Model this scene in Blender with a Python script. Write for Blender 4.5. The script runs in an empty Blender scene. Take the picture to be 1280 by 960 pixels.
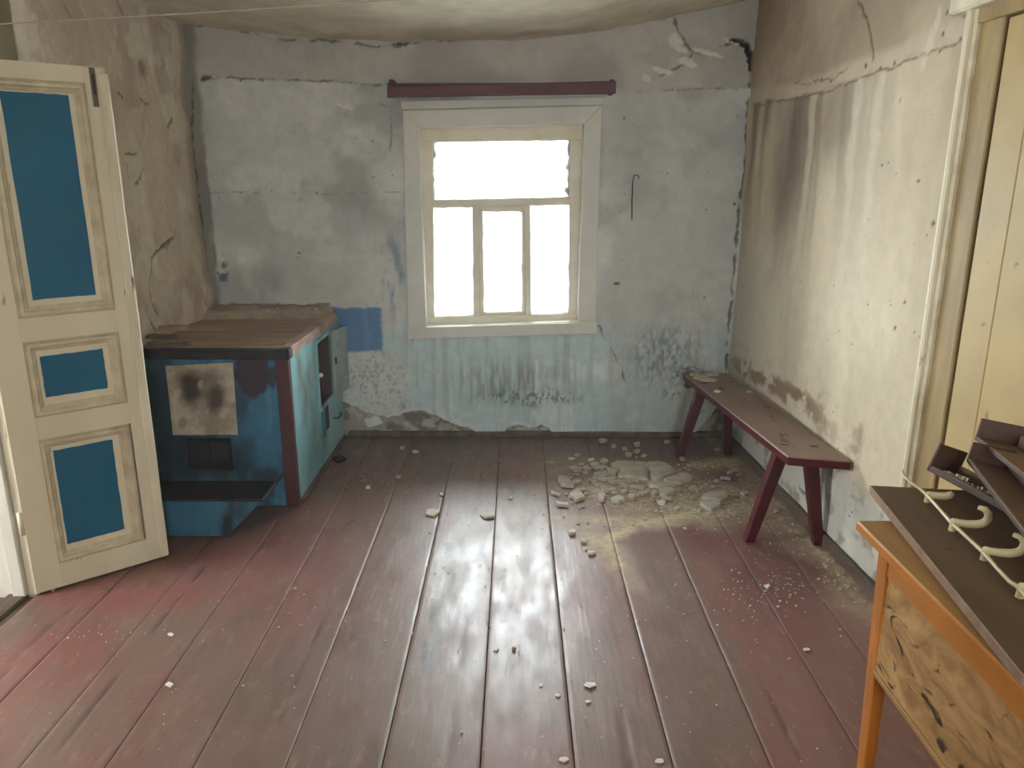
import bpy, bmesh, math, random
import numpy as np
from mathutils import Matrix, Vector

# ------------------------------------------------------------------ camera, world, lights
SC = bpy.context.scene
COL = SC.collection
F_PX, CAM_H = 962.0, 1.55
PITCH, YAW = math.radians(15.0), math.radians(0.3)

cam_d = bpy.data.cameras.new('camera')
cam_d.sensor_width = 36.0
cam_d.lens = 36.0 * F_PX / 1280.0
cam_d.clip_start = 0.02
cam = bpy.data.objects.new('camera', cam_d)
cam.location = (0, 0, CAM_H)
cam.rotation_euler = (math.pi / 2 - PITCH, 0, YAW)
COL.objects.link(cam)
SC.camera = cam

SC.view_settings.view_transform = 'Standard'
SC.view_settings.look = 'None'
SC.view_settings.gamma = 1.0
SC.view_settings.use_curve_mapping = False
SC.view_settings.exposure = 0.68
SC.cycles.max_bounces = 6
SC.cycles.diffuse_bounces = 4
SC.cycles.glossy_bounces = 3
SC.cycles.transparent_max_bounces = 12
SC.cycles.sample_clamp_indirect = 6.0

world = bpy.data.worlds.new('overcast_sky')
SC.world = world
world.use_nodes = True
wn = world.node_tree.nodes
wn['Background'].inputs[0].default_value = (0.93, 0.97, 1.0, 1)
wn['Background'].inputs[1].default_value = 27.0


def portal(name, loc, rot, sx, sy):
    """marks a window opening so that the sky's light is sampled through it"""
    l = bpy.data.lights.new(name, 'AREA')
    l.shape = 'RECTANGLE'
    l.size, l.size_y = sx, sy
    l.cycles.is_portal = True
    o = bpy.data.objects.new(name, l)
    o.location = loc
    o.rotation_euler = rot
    COL.objects.link(o)
    return o


# daylight comes in by the seen window, a small one behind the photographer and the side room's one
portal('window_portal', (-.085, 4.79, 1.27), (math.radians(-90), 0, 0), .96, 1.15)
portal('rear_window_portal', (.55, -2.24, 1.4), (math.radians(90), 0, 0), 0.7, .85)
portal('side_window_portal', (-4.08, 1.75, 1.45), (math.radians(90), 0, math.radians(-90)), 1.0, 1.1)

# ------------------------------------------------------------------ picture measure helpers
cy_, sy_ = math.cos(YAW), math.sin(YAW)
cp_, sp_ = math.cos(PITCH), math.sin(PITCH)
FW = np.array([-sy_ * cp_, cy_ * cp_, -sp_])
RT = np.array([cy_, sy_, 0.0])
UP = np.cross(RT, FW)
CC = np.array([0, 0, CAM_H])


def on(px, py, axis, val):
    d = FW * F_PX + RT * (px - 640) - UP * (py - 480)
    return CC + d * ((val - CC[axis]) / d[axis])


def fl(px, py, z=0.0):
    return on(px, py, 2, z)


def on_plane(px, py, p0, n):
    d = FW * F_PX + RT * (px - 640) - UP * (py - 480)
    return CC + d * (((p0 - CC) @ n) / (d @ n))


BACK = 4.54
HAZE = 0.010
LEFT = -1.82


def right_x(y):
    return 1.30 + (4.54 - y) * 0.0430


# ------------------------------------------------------------------ colour and noise helpers
def s2l(c):
    c = c / 255.0
    return c / 12.92 if c <= 0.04045 else ((c + 0.055) / 1.055) ** 2.4


def rgb(r, g, b):
    return (s2l(r), s2l(g), s2l(b))


_tabs = {}


def vnoise(x, y, seed=0):
    if seed not in _tabs:
        _tabs[seed] = np.random.RandomState(seed + 11).rand(256, 256)
    t = _tabs[seed]
    xi, yi = np.floor(x).astype(int), np.floor(y).astype(int)
    fx, fy = x - xi, y - yi
    fx = fx * fx * (3 - 2 * fx)
    fy = fy * fy * (3 - 2 * fy)
    a, b = t[xi & 255, yi & 255], t[(xi + 1) & 255, yi & 255]
    c, d = t[xi & 255, (yi + 1) & 255], t[(xi + 1) & 255, (yi + 1) & 255]
    return (a + (b - a) * fx) * (1 - fy) + (c + (d - c) * fx) * fy


def fbm(x, y, f=1.0, oct=4, seed=0, fy=None):
    fy = f if fy is None else fy
    s, amp, tot = 0, 1.0, 0
    for k in range(oct):
        s = s + amp * vnoise(x * f * 2 ** k + 7.3 * k, y * fy * 2 ** k + 3.1 * k, seed + k)
        tot += amp
        amp *= 0.5
    return s / tot


def sstep(a, b, x):
    t = np.clip((x - a) / (b - a), 0, 1)
    return t * t * (3 - 2 * t)


def poly_dist(x, y, pts):
    d = np.full(x.shape, 1e9)
    for (x0, y0), (x1, y1) in zip(pts[:-1], pts[1:]):
        dx, dy = x1 - x0, y1 - y0
        t = np.clip(((x - x0) * dx + (y - y0) * dy) / (dx * dx + dy * dy + 1e-12), 0, 1)
        d = np.minimum(d, np.hypot(x - x0 - t * dx, y - y0 - t * dy))
    return d


def ell(x, y, cx, cy, rx, ry):
    return np.hypot((x - cx) / rx, (y - cy) / ry)


def lerp(col, c, m):
    return col * (1 - m[:, None]) + np.array(c)[None, :] * m[:, None]


# ------------------------------------------------------------------ material helper
def material(name, base, rough=0.8, var=None, vscale=6.0, stretch=(1, 1, 1), vamt=0.5, bump=0.0, bscale=60.0,
             attr=False, spec=0.3, metal=0.0, spots=None, sscale=30.0, sthr=(0.62, 0.70), coords='Object', coat=0.0, distort=0.0):
    m = bpy.data.materials.new(name)
    m.use_nodes = True
    nt = m.node_tree
    N, L = nt.nodes, nt.links
    b = N['Principled BSDF']
    b.inputs['Roughness'].default_value = rough
    b.inputs['Metallic'].default_value = metal
    b.inputs['Specular IOR Level'].default_value = spec
    if coat:
        b.inputs['Coat Weight'].default_value = coat
        b.inputs['Coat Roughness'].default_value = 0.25
    tc = N.new('ShaderNodeTexCoord')
    mp = N.new('ShaderNodeMapping')
    mp.inputs['Scale'].default_value = stretch
    L.new(tc.outputs[coords], mp.inputs[0])
    if attr:
        a = N.new('ShaderNodeVertexColor')
        a.layer_name = 'Col'
        cur = a.outputs[0]
    else:
        r = N.new('ShaderNodeRGB')
        r.outputs[0].default_value = (*base, 1)
        cur = r.outputs[0]
    if var is not None:
        n = N.new('ShaderNodeTexNoise')
        n.inputs['Scale'].default_value = vscale
        n.inputs['Detail'].default_value = 8
        n.inputs['Roughness'].default_value = 0.62
        n.inputs['Distortion'].default_value = distort
        L.new(mp.outputs[0], n.inputs['Vector'])
        mr = N.new('ShaderNodeMapRange')
        mr.inputs[1].default_value = 0.36
        mr.inputs[2].default_value = 0.66
        mr.inputs[4].default_value = vamt
        L.new(n.outputs[0], mr.inputs[0])
        mx = N.new('ShaderNodeMix')
        mx.data_type = 'RGBA'
        L.new(mr.outputs[0], mx.inputs[0])
        L.new(cur, mx.inputs[6])
        mx.inputs[7].default_value = (*var, 1)
        cur = mx.outputs[2]
    if spots is not None:
        n = N.new('ShaderNodeTexNoise')
        n.inputs['Scale'].default_value = sscale
        n.inputs['Detail'].default_value = 5
        n.inputs['Distortion'].default_value = distort
        L.new(mp.outputs[0], n.inputs['Vector'])
        mr = N.new('ShaderNodeMapRange')
        mr.inputs[1].default_value, mr.inputs[2].default_value = sthr
        L.new(n.outputs[0], mr.inputs[0])
        mx = N.new('ShaderNodeMix')
        mx.data_type = 'RGBA'
        L.new(mr.outputs[0], mx.inputs[0])
        L.new(cur, mx.inputs[6])
        mx.inputs[7].default_value = (*spots, 1)
        cur = mx.outputs[2]
    L.new(cur, b.inputs['Base Color'])
    if bump:
        n = N.new('ShaderNodeTexNoise')
        n.inputs['Scale'].default_value = bscale
        n.inputs['Detail'].default_value = 6
        L.new(mp.outputs[0], n.inputs['Vector'])
        bp = N.new('ShaderNodeBump')
        bp.inputs['Strength'].default_value = bump
        bp.inputs['Distance'].default_value = 0.004
        L.new(n.outputs[0], bp.inputs['Height'])
        L.new(bp.outputs[0], b.inputs['Normal'])
    return m


M = {}
M['plaster'] = material('painted_plaster', (1, 1, 1), 0.92, attr=True, var=rgb(150, 146, 136), vscale=16, vamt=0.2, bump=0.5, bscale=38, spots=rgb(120, 112, 98), sscale=80, sthr=(.70, .75))
M['ceiling'] = material('ceiling_plaster', rgb(238, 230, 213), 0.95, var=rgb(196, 186, 166), vscale=4, vamt=0.7, bump=0.8, bscale=18)
M['plain_wall'] = material('plain_wall_plaster', rgb(214, 203, 180), 0.92, var=rgb(180, 168, 145), vscale=3, vamt=0.6, bump=0.3)
M['cream'] = material('cream_paint', rgb(226, 219, 196), 0.45, var=rgb(204, 194, 166), vscale=4, stretch=(1, 1, .35), vamt=0.55, bump=0.12, bscale=30,
                      spots=rgb(110, 98, 74), sscale=22, sthr=(.68, .76))
M['cream_worn'] = material('worn_cream_paint', rgb(236, 230, 208), 0.5, var=rgb(190, 178, 150), vscale=9, stretch=(1, 1, .25), vamt=0.7,
                           spots=rgb(96, 86, 70), sscale=30, sthr=(.64, .72), bump=0.2)
M['groove'] = material('dirty_cream_moulding', rgb(220, 212, 186), 0.45, var=rgb(172, 156, 122), vscale=10, vamt=0.7, bump=.15)
M['door_blue'] = material('blue_door_paint', rgb(28, 104, 136), 0.42, var=rgb(22, 86, 116), vscale=3, vamt=0.6, bump=0.1, bscale=25)
M['white_paint'] = material('white_paint', rgb(226, 224, 214), 0.5, var=rgb(176, 168, 150), vscale=6, stretch=(1, 1, .3), vamt=0.5, bump=0.15,
                            spots=rgb(120, 108, 90), sscale=18, sthr=(.68, .75))
M['casing'] = material('window_casing_paint', rgb(230, 231, 224), 0.6, var=rgb(202, 200, 190), vscale=5, vamt=0.5, bump=0.12)
M['sash'] = material('sash_cream_paint', rgb(240, 234, 216), 0.5, var=rgb(218, 206, 180), vscale=8, vamt=0.6, bump=0.12)
M['greenboard'] = material('grey_green_board_paint', rgb(150, 142, 116), 0.7, var=rgb(126, 118, 94), vscale=4, vamt=.6)
M['yellow'] = material('yellowed_door_paint', rgb(188, 164, 114), 0.5, var=rgb(158, 142, 108), vscale=2.4, vamt=0.7, bump=0.1, bscale=12,
                       spots=rgb(120, 96, 58), sscale=14, sthr=(.70, .78))
M['jamb_dark'] = material('dirty_jamb_paint', rgb(170, 148, 106), 0.55, var=rgb(112, 92, 60), vscale=7, stretch=(1, 1, .2), vamt=0.7, spots=rgb(70, 54, 34),
                          sscale=16, sthr=(.66, .74))
M['dark_red'] = material('oxblood_paint', rgb(84, 24, 32), 0.42, var=rgb(64, 20, 26), vscale=7, vamt=0.6, bump=0.15, spots=rgb(120, 66, 66), sscale=40, sthr=(.70, .78))
M['pelmet_red'] = material('haze_greyed_maroon_paint', rgb(112, 76, 84), 0.6, var=rgb(96, 64, 72), vscale=6, vamt=.6, bump=.1)  # veil of haze put into the colour as a greyer maroon
M['bench_top'] = material('dusty_maroon_seat_paint', rgb(130, 104, 94), 0.5, var=rgb(146, 126, 112), vscale=5, stretch=(1.5, .5, 1), vamt=0.75, bump=0.15,
                          spots=rgb(92, 48, 48), sscale=14, sthr=(.62, .72))
M['stove_blue'] = material('stove_blue_paint', rgb(62, 120, 152), 0.5, var=rgb(46, 82, 100), vscale=5, stretch=(1, 1, .5), vamt=0.75, bump=0.3, bscale=30,
                           spots=rgb(34, 40, 44), sscale=9, sthr=(.56, .70))
M['stove_teal'] = material('stove_teal_paint', rgb(150, 196, 198), 0.45, var=rgb(110, 168, 184), vscale=4, stretch=(1, 1, .6), vamt=0.8, bump=0.3, bscale=30,
                           spots=rgb(120, 124, 108), sscale=5, sthr=(.54, .70))
M['soot'] = material('sooty_black_iron', rgb(30, 30, 32), 0.7, var=rgb(52, 46, 44), vscale=12, vamt=.7, bump=.3)
M['brown_red'] = material('burnt_brown_red_paint', rgb(72, 42, 40), 0.6, var=rgb(50, 34, 34), vscale=7, vamt=.7, bump=.3)
M['post_red'] = material('stove_post_red_paint', rgb(90, 50, 54), 0.5, var=rgb(70, 42, 46), vscale=8, vamt=.6, bump=.25)
M['clay'] = material('dusty_clay', rgb(182, 168, 148), 0.95, var=rgb(140, 126, 106), vscale=9, vamt=.8, bump=.8, bscale=35)
M['old_wood'] = material('weathered_board', rgb(176, 152, 126), 0.85, var=rgb(132, 110, 90), vscale=7, stretch=(.25, 3, 1), vamt=.8, bump=.4, bscale=40)
M['scrap_wood'] = material('grey_scrap_wood', rgb(120, 106, 88), 0.9, var=rgb(74, 64, 54), vscale=14, vamt=.8, bump=.5)
M['rim_wood'] = material('worn_rim_wood', rgb(182, 156, 134), 0.7, var=rgb(136, 104, 92), vscale=10, vamt=.8, bump=.3)
M['orange'] = material('orange_varnish_wood', rgb(196, 126, 46), 0.32, var=rgb(150, 88, 30), vscale=3.5, stretch=(6, .8, .8), vamt=.75, bump=.12, spots=rgb(84, 48, 22),
                       sscale=7, sthr=(.70, .76), coat=.2)
M['orange_leg'] = material('orange_leg_varnish', rgb(192, 118, 40), 0.32, var=rgb(140, 78, 26), vscale=4, stretch=(6, 6, .7), vamt=.75, bump=.12, spots=rgb(84, 48, 22),
                           sscale=9, sthr=(.70, .76), coat=.2)
M['table_top'] = material('worn_table_top', rgb(168, 130, 76), 0.5, var=rgb(140, 104, 60), vscale=4, stretch=(5, .8, 1), vamt=.7, bump=.1)
M['burl'] = material('stained_veneer', rgb(190, 152, 100), 0.5, var=rgb(132, 94, 54), vscale=5, stretch=(1, 1.1, 2.6), vamt=.85, bump=.15, spots=rgb(62, 46, 30),
                     sscale=7, sthr=(.60, .68), distort=1.6)
M['rack'] = material('brown_rack_board', rgb(102, 80, 58), 0.55, var=rgb(78, 60, 44), vscale=4, stretch=(4, .6, 1), vamt=.7, bump=.1)
M['rack_edge'] = material('raw_board_edge', rgb(158, 130, 108), 0.8, var=rgb(116, 90, 74), vscale=22, vamt=.7, bump=.4)
M['plastic'] = material('ivory_plastic', rgb(205, 192, 150), 0.28, var=rgb(176, 160, 116), vscale=8, vamt=.4, spec=.5)
M['dark_wood'] = material('dark_stained_wood', rgb(84, 58, 46), 0.5, var=rgb(50, 34, 28), vscale=7, stretch=(3, .6, 1), vamt=.7, bump=.25)
M['inner_wood'] = material('bare_inner_wood', rgb(128, 100, 74), 0.7, var=rgb(98, 74, 54), vscale=7, stretch=(4, .5, 1), vamt=.7, bump=.2)
M['grey_edge'] = material('greyed_wood_edge', rgb(134, 118, 104), 0.7, var=rgb(104, 88, 78), vscale=12, vamt=.6, bump=.2)
M['flake'] = material('flaking_plaster_strip', rgb(196, 186, 160), 0.9, var=rgb(110, 96, 76), vscale=40, vamt=.9, bump=.6)
M['shard'] = material('grey_plaster_shard', rgb(204, 198, 184), 0.92, var=rgb(160, 152, 134), vscale=14, vamt=.7, bump=.25)
M['shard_white'] = material('white_lime_flake', rgb(226, 224, 214), 0.9, var=rgb(190, 184, 170), vscale=20, vamt=.6, bump=.2)
M['steel'] = material('dull_steel', rgb(120, 116, 108), 0.5, var=rgb(80, 72, 62), vscale=30, vamt=.6, metal=.6)
M['rust'] = material('rusty_iron', rgb(74, 54, 44), 0.8, var=rgb(50, 38, 32), vscale=40, vamt=.6)
M['string'] = material('grey_string', rgb(190, 182, 166), 0.8)
M['ground'] = material('pale_ground', rgb(170, 172, 166), 0.95, var=rgb(140, 142, 130), vscale=1.2, vamt=.7)
M['dark_void'] = material('dark_subfloor', rgb(34, 28, 26), 1.0)
M['threshold'] = material('grey_threshold_wood', rgb(112, 96, 82), 0.8, var=rgb(70, 58, 50), vscale=6, stretch=(3, .5, 1), vamt=.8, bump=.4)

# ------------------------------------------------------------------ object helpers
WL = {}


def register(o, parent, loc):
    COL.objects.link(o)
    loc = Vector(loc)
    if parent is not None:
        o.parent = parent
        o.location = loc - WL[parent.name]
    else:
        o.location = loc
    WL[o.name] = loc
    return o


def thing(name, loc, label, category, group=None):
    o = bpy.data.objects.new(name, None)
    o.empty_display_size = 0.05
    register(o, None, loc)
    o['label'] = label
    o['category'] = category
    if group:
        o['group'] = group
    return o


def tag(o, label, category, group=None):
    o['label'] = label
    o['category'] = category
    if group:
        o['group'] = group
    return o


def frame(name, loc, label=None):
    o = bpy.data.objects.new(name, None)
    o.empty_display_size = 0.05
    register(o, None, loc)
    o['kind'] = 'structure'
    if label:
        o['label'] = label
    return o


def struct(o, label=None):
    o['kind'] = 'structure'
    if label:
        o['label'] = label
    return o


def from_bm(name, bm, mat, parent=None, T=None, smooth=False, origin=None):
    if T is not None:
        bmesh.ops.transform(bm, matrix=T, verts=bm.verts)
    bmesh.ops.recalc_face_normals(bm, faces=bm.faces)
    co = np.array([v.co[:] for v in bm.verts])
    lo, hi = co.min(0), co.max(0)
    if origin is None:
        origin = ((lo[0] + hi[0]) / 2, (lo[1] + hi[1]) / 2, lo[2])
    org = Vector(origin)
    bmesh.ops.translate(bm, vec=-org, verts=bm.verts)
    me = bpy.data.meshes.new(name)
    bm.to_mesh(me)
    bm.free()
    if smooth:
        for p in me.polygons:
            p.use_smooth = True
    if mat is not None:
        for mm in (mat if isinstance(mat, (list, tuple)) else [mat]):
            me.materials.append(mm)
    return register(bpy.data.objects.new(name, me), parent, org)


def box_bm(lo, hi, bevel=0.003, jit=0.0, seed=0, cuts=0):
    bm = bmesh.new()
    bmesh.ops.create_cube(bm, size=1)
    lo, hi = Vector(lo), Vector(hi)
    d = hi - lo
    for v in bm.verts:
        v.co = Vector(((v.co.x + .5) * d.x + lo.x, (v.co.y + .5) * d.y + lo.y, (v.co.z + .5) * d.z + lo.z))
    if cuts:
        long_ax = max(range(3), key=lambda k: d[k])
        es = [e for e in bm.edges if abs((e.verts[0].co - e.verts[1].co)[long_ax]) > d[long_ax] * .9]
        bmesh.ops.subdivide_edges(bm, edges=es, cuts=cuts)
    if jit:
        r = random.Random(seed)
        for v in bm.verts:
            v.co += Vector((r.uniform(-jit, jit), r.uniform(-jit, jit), r.uniform(-jit, jit)))
    if bevel:
        b = min(bevel, 0.45 * min(d))
        if b > 1e-5:
            es = [e for e in bm.edges if len(e.link_faces) == 2 and e.calc_face_angle(0) > 0.6]
            bmesh.ops.bevel(bm, geom=es, offset=b, segments=1, affect='EDGES')
    return bm


def box(name, lo, hi, mat, parent=None, bevel=0.003, T=None, jit=0.0, seed=0, cuts=0):
    return from_bm(name, box_bm(lo, hi, bevel, jit, seed, cuts), mat, parent, T)


def hexa(name, p8, mat, parent=None, bevel=0.002, T=None):
    """p8: bottom four (ccw) then top four"""
    bm = bmesh.new()
    vs = [bm.verts.new(Vector([float(q) for q in p])) for p in p8]
    for f in ((3, 2, 1, 0), (4, 5, 6, 7), (0, 1, 5, 4), (1, 2, 6, 5), (2, 3, 7, 6), (3, 0, 4, 7)):
        bm.faces.new([vs[i] for i in f])
    bmesh.ops.recalc_face_normals(bm, faces=bm.faces)
    if bevel:
        bmesh.ops.bevel(bm, geom=list(bm.edges), offset=bevel, segments=1, affect='EDGES')
    return from_bm(name, bm, mat, parent, T)


def tube_bm(pts, r, seg=8, radii=None, flat=(1, 1)):
    bm = bmesh.new()
    pts = [Vector([float(c) for c in p]) for p in pts]
    rings = []
    n = len(pts)
    prev = None
    for i, p in enumerate(pts):
        t = (pts[min(i + 1, n - 1)] - pts[max(i - 1, 0)]).normalized()
        if prev is None:
            a = Vector((0, 0, 1)) if abs(t.z) < .9 else Vector((1, 0, 0))
            u = t.cross(a).normalized()
        else:
            u = (prev - t * prev.dot(t)).normalized()
        prev = u
        w = t.cross(u)
        rr = radii[i] if radii else r
        rings.append([bm.verts.new(p + (u * math.cos(2 * math.pi * k / seg) * flat[0] + w * math.sin(2 * math.pi * k / seg) * flat[1]) * rr) for k in range(seg)])
    for a, b in zip(rings[:-1], rings[1:]):
        for k in range(seg):
            bm.faces.new((a[k], a[(k + 1) % seg], b[(k + 1) % seg], b[k]))
    bm.faces.new(rings[0][::-1])
    bm.faces.new(rings[-1])
    return bm


def tube(name, pts, r, mat, parent=None, seg=8, radii=None, T=None, flat=(1, 1)):
    return from_bm(name, tube_bm(pts, r, seg, radii, flat), mat, parent, T, smooth=True)


def slab_bm(poly, z0, th, seed=0, taper=0.9):
    """poly: list of (x, y); slab with a slightly smaller top and rough edges"""
    bm = bmesh.new()
    r = random.Random(seed)
    n = len(poly)
    cx = sum(p[0] for p in poly) / n
    cy = sum(p[1] for p in poly) / n
    lo = [bm.verts.new((p[0], p[1], z0)) for p in poly]
    hi = [bm.verts.new((cx + (p[0] - cx) * taper, cy + (p[1] - cy) * taper, z0 + th * r.uniform(.8, 1.1))) for p in poly]
    bm.faces.new(lo[::-1])
    bm.faces.new(hi)
    for i in range(n):
        j = (i + 1) % n
        bm.faces.new((lo[i], lo[j], hi[j], hi[i]))
    return bm


def grid_surface(name, U, V, fpos, col, mat, keep=None, parent=None, smooth=True, alpha=None):
    """U, V 1-D coords; fpos(u, v) -> (n, 3) positions; col (n, 3) linear colours; keep(uc, vc) face mask"""
    nu, nv = len(U), len(V)
    uu, vv = np.meshgrid(U, V, indexing='ij')
    uu, vv = uu.ravel(), vv.ravel()
    co = fpos(uu, vv)
    i = np.arange(nu * nv).reshape(nu, nv)
    q = np.stack([i[:-1, :-1], i[1:, :-1], i[1:, 1:], i[:-1, 1:]], -1).reshape(-1, 4)
    if keep is not None:
        c = np.stack([uu[q].mean(1), vv[q].mean(1)], -1)
        q = q[keep(c[:, 0], c[:, 1])]
    org = co.mean(0)
    org[2] = co[:, 2].min()
    me = bpy.data.meshes.new(name)
    me.vertices.add(len(co))
    me.vertices.foreach_set('co', (co - org).astype(np.float32).ravel())
    me.loops.add(q.size)
    me.loops.foreach_set('vertex_index', q.astype(np.int32).ravel())
    me.polygons.add(len(q))
    me.polygons.foreach_set('loop_start', np.arange(0, q.size, 4, dtype=np.int32))
    me.polygons.foreach_set('loop_total', np.full(len(q), 4, dtype=np.int32))
    me.update(calc_edges=True)
    if smooth:
        me.polygons.foreach_set('use_smooth', np.ones(len(q), dtype=bool))
    if col is not None:
        ca = me.color_attributes.new('Col', 'FLOAT_COLOR', 'POINT')
        rgba = np.ones((len(co), 4), np.float32)
        rgba[:, :3] = np.clip(col, 0, 1)
        if alpha is not None:
            rgba[:, 3] = np.clip(alpha, 0, 1)
        ca.data.foreach_set('color', rgba.ravel())
    me.materials.append(mat)
    return register(bpy.data.objects.new(name, me), parent, org)


def axis(a, b, step):
    return np.linspace(a, b, max(2, int(round((b - a) / step)) + 1))




# ================================================================== THE SETTING
# ---------- back wall
def BW(px, py):
    p = on(px, py, 1, BACK)
    return (p[0], p[2])


def BWL(*pts):
    return [BW(*p) for p in pts]


HOLE = (-0.60, 0.43, 0.66, 1.88)
U = axis(-1.90, 1.36, 0.006)
V = axis(-0.03, 2.60, 0.006)
uu, vv = [a.ravel() for a in np.meshgrid(U, V, indexing='ij')]
jx = uu + (fbm(uu, vv, 14, 3, 1) - .5) * .05
jz = vv + (fbm(uu, vv, 14, 3, 5) - .5) * .05
jx2 = uu + (fbm(uu, vv, 60, 2, 2) - .5) * .016
jz2 = vv + (fbm(uu, vv, 60, 2, 7) - .5) * .016
seam = np.interp(uu, [-1.8, -.7, .55, 1.3], [2.092, 2.048, 2.03, 2.028]) + (fbm(uu, uu * 0, 9, 3, 3) - .5) * .012
sheet = sstep(seam + .004, seam - .004, vv) * sstep(-1.765, -1.757, jx2)
col = np.tile(np.array(rgb(206, 204, 198)), (len(uu), 1))
# upper strip: warm grey clay wash with cloudy patches
col = lerp(col, rgb(176, 175, 171), sstep(.42, .66, fbm(uu, vv, 2.6, 4, 21)) * .7)
col = lerp(col, rgb(190, 186, 176), sstep(.55, .72, fbm(uu, vv, 5, 4, 23)) * .5)
# pale blue-grey whitewash on the sheets
sh = np.tile(np.array(rgb(222, 226, 223)), (len(uu), 1))
sh = lerp(sh, rgb(192, 198, 198), sstep(.40, .64, fbm(uu, vv, 2.2, 4, 31)) * .75)
sh = lerp(sh, rgb(238, 240, 236), sstep(.52, .70, fbm(uu, vv, 4.5, 4, 33)) * .55)
sh = lerp(sh, rgb(150, 152, 150), sstep(.54, .74, fbm(uu, vv, 3.4, 5, 36)) * .5)
col = col * (1 - sheet[:, None]) + sh * sheet[:, None]
# cooler wash low on the wall
low = sstep(.74, .58, jz) * sstep(-1.2, -1.0, uu)
col = lerp(col, rgb(204, 230, 237), low * .85)
col = lerp(col, rgb(230, 244, 247), low * sstep(.50, .66, fbm(uu, vv, 7, 4, 41)) * .8)
# grey-lilac smears right of the window and streaks
strk = fbm(uu, vv, 26, 4, 51, fy=2.2)
col = lerp(col, rgb(168, 174, 176), sstep(.52, .70, strk) * sstep(.85, .6, vv) * .35)
rx = sstep(.50, .60, jx) * sheet
col = lerp(col, rgb(186, 190, 190), rx * .45)
# soot / damp patches with vertical drips
cx, cz = BW(640, 478)
e = ell(jx, jz, cx, cz, .55, .22)
drip = fbm(uu, vv, 55, 3, 61, fy=7)
col = lerp(col, rgb(116, 118, 114), sstep(1.1, .1, e) * sstep(.36, .74, drip) * .62)
cx, cz = BW(665, 497)
e = ell(jx, jz, cx, cz, .46, .075)
col = lerp(col, rgb(62, 62, 60), sstep(1.0, .3, e) * sstep(.50, .66, fbm(uu, vv, 95, 3, 66, fy=45)) * .7)
cx, cz = BW(832, 445)
e = ell(jx, jz, cx, cz, .30, .25)
col = lerp(col, rgb(94, 94, 90), sstep(1.15, .1, e) * sstep(.34, .72, fbm(uu, vv, 70, 4, 71, fy=30)) * .7)
for (px, py, rx_, rz_, s) in ((838, 492, .12, .05, 75), (480, 466, .10, .10, 76), (860, 470, .2, .12, 77), (505, 505, .10, .05, 78)):
    cx, cz = BW(px, py)
    e = ell(jx, jz, cx, cz, rx_, rz_)
    col = lerp(col, rgb(56, 56, 54), sstep(1.0, .2, e) * sstep(.52, .66, fbm(uu, vv, 95, 3, s, fy=70)) * .65)
# rough patch by the stove: dirty white scratched
cx, cz = BW(470, 480)
e = ell(jx, jz, cx, cz, .26, .26)
col = lerp(col, rgb(232, 234, 230), sstep(1.1, .6, e) * .7)
col = lerp(col, rgb(96, 96, 90), sstep(1.0, .5, e) * sstep(.54, .74, fbm(uu, vv, 60, 4, 81)) * .5)
# blue paint patches
x0, z1 = BW(405, 384)
x1, z0 = BW(479, 441)
bl = sstep(x0, x0 + .02, jx) * sstep(x1 + .012, x1 - .012, jx2) * sstep(z0 - .012, z0 + .012, jz2 - (jx - x0) * .05) * sstep(z1 + .005, z1 - .01, jz2)
col = lerp(col, rgb(62, 128, 186), bl * (.82 + .18 * fbm(uu, vv, 30, 2, 91, fy=8)))
cx, cz = BW(492, 345)
e = ell(jx, jz, cx, cz, .085, .30)
col = lerp(col, rgb(96, 134, 168), sstep(1.0, .4, e) * sstep(.40, .62, fbm(uu, vv, 30, 3, 95, fy=9)) * .75)
cx, cz = BW(279, 335)
e = ell(jx, jz, cx, cz, .045, .13)
col = lerp(col, rgb(50, 88, 128), sstep(1.0, .5, e) * sstep(.40, .56, fbm(uu, vv, 34, 3, 98)) * .8)
cx, cz = BW(425, 505)
e = ell(jx, jz, cx, cz, .05, .28)
col = lerp(col, rgb(90, 136, 166), sstep(1.0, .5, e) * .6)
# left corner strip
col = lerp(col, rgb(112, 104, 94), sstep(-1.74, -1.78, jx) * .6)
# exposed clay along the foot of the wall (a real recess)
base_px = [(424, 498), (440, 508), (455, 514), (470, 520), (485, 522), (500, 519), (515, 513), (530, 515), (548, 520), (560, 528), (575, 532), (590, 536),
           (600, 545), (628, 546), (634, 536), (645, 531), (655, 533), (668, 536), (678, 532), (688, 538), (692, 546), (735, 546), (742, 541), (752, 547), (820, 548), (868, 540), (885, 524), (900, 505), (912, 495)]
bx = [BW(*p)[0] for p in base_px]
bz = [BW(*p)[1] for p in base_px]
edge = np.interp(uu, bx, bz) + (fbm(uu, vv, 40, 3, 101) - .5) * .03
bare = sstep(edge + .003, edge - .003, vv)
ring = sstep(edge + .035, edge, vv) * (1 - bare)
col = lerp(col, rgb(242, 246, 244), ring * .6)
cl = np.tile(np.array(rgb(172, 168, 156)), (len(uu), 1))
cl = lerp(cl, rgb(126, 120, 108), sstep(.42, .64, fbm(uu, vv, 18, 4, 105)))
cl = lerp(cl, rgb(206, 210, 204), sstep(.56, .70, fbm(uu, vv, 13, 3, 107)) * .7)
col = col * (1 - bare[:, None]) + cl * bare[:, None]
# white flake left of the clay
cx, cz = BW(466, 527)
e = np.maximum(np.abs((jx2 - cx) * .9 + (jz2 - cz) * .5) / .052, np.abs((jz2 - cz) - (jx2 - cx) * .35) / .036)
wf = sstep(1.0, .9, e)
col = lerp(col, rgb(232, 238, 238), wf)
# cracks
disp = (fbm(uu, vv, 3.0, 4, 111) - .5) * .016 + (fbm(uu, vv, 22, 3, 115) - .5) * .003 + sheet * .006
disp += (1 - sheet) * (fbm(uu, vv, 5, 4, 117) - .5) * .02
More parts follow.
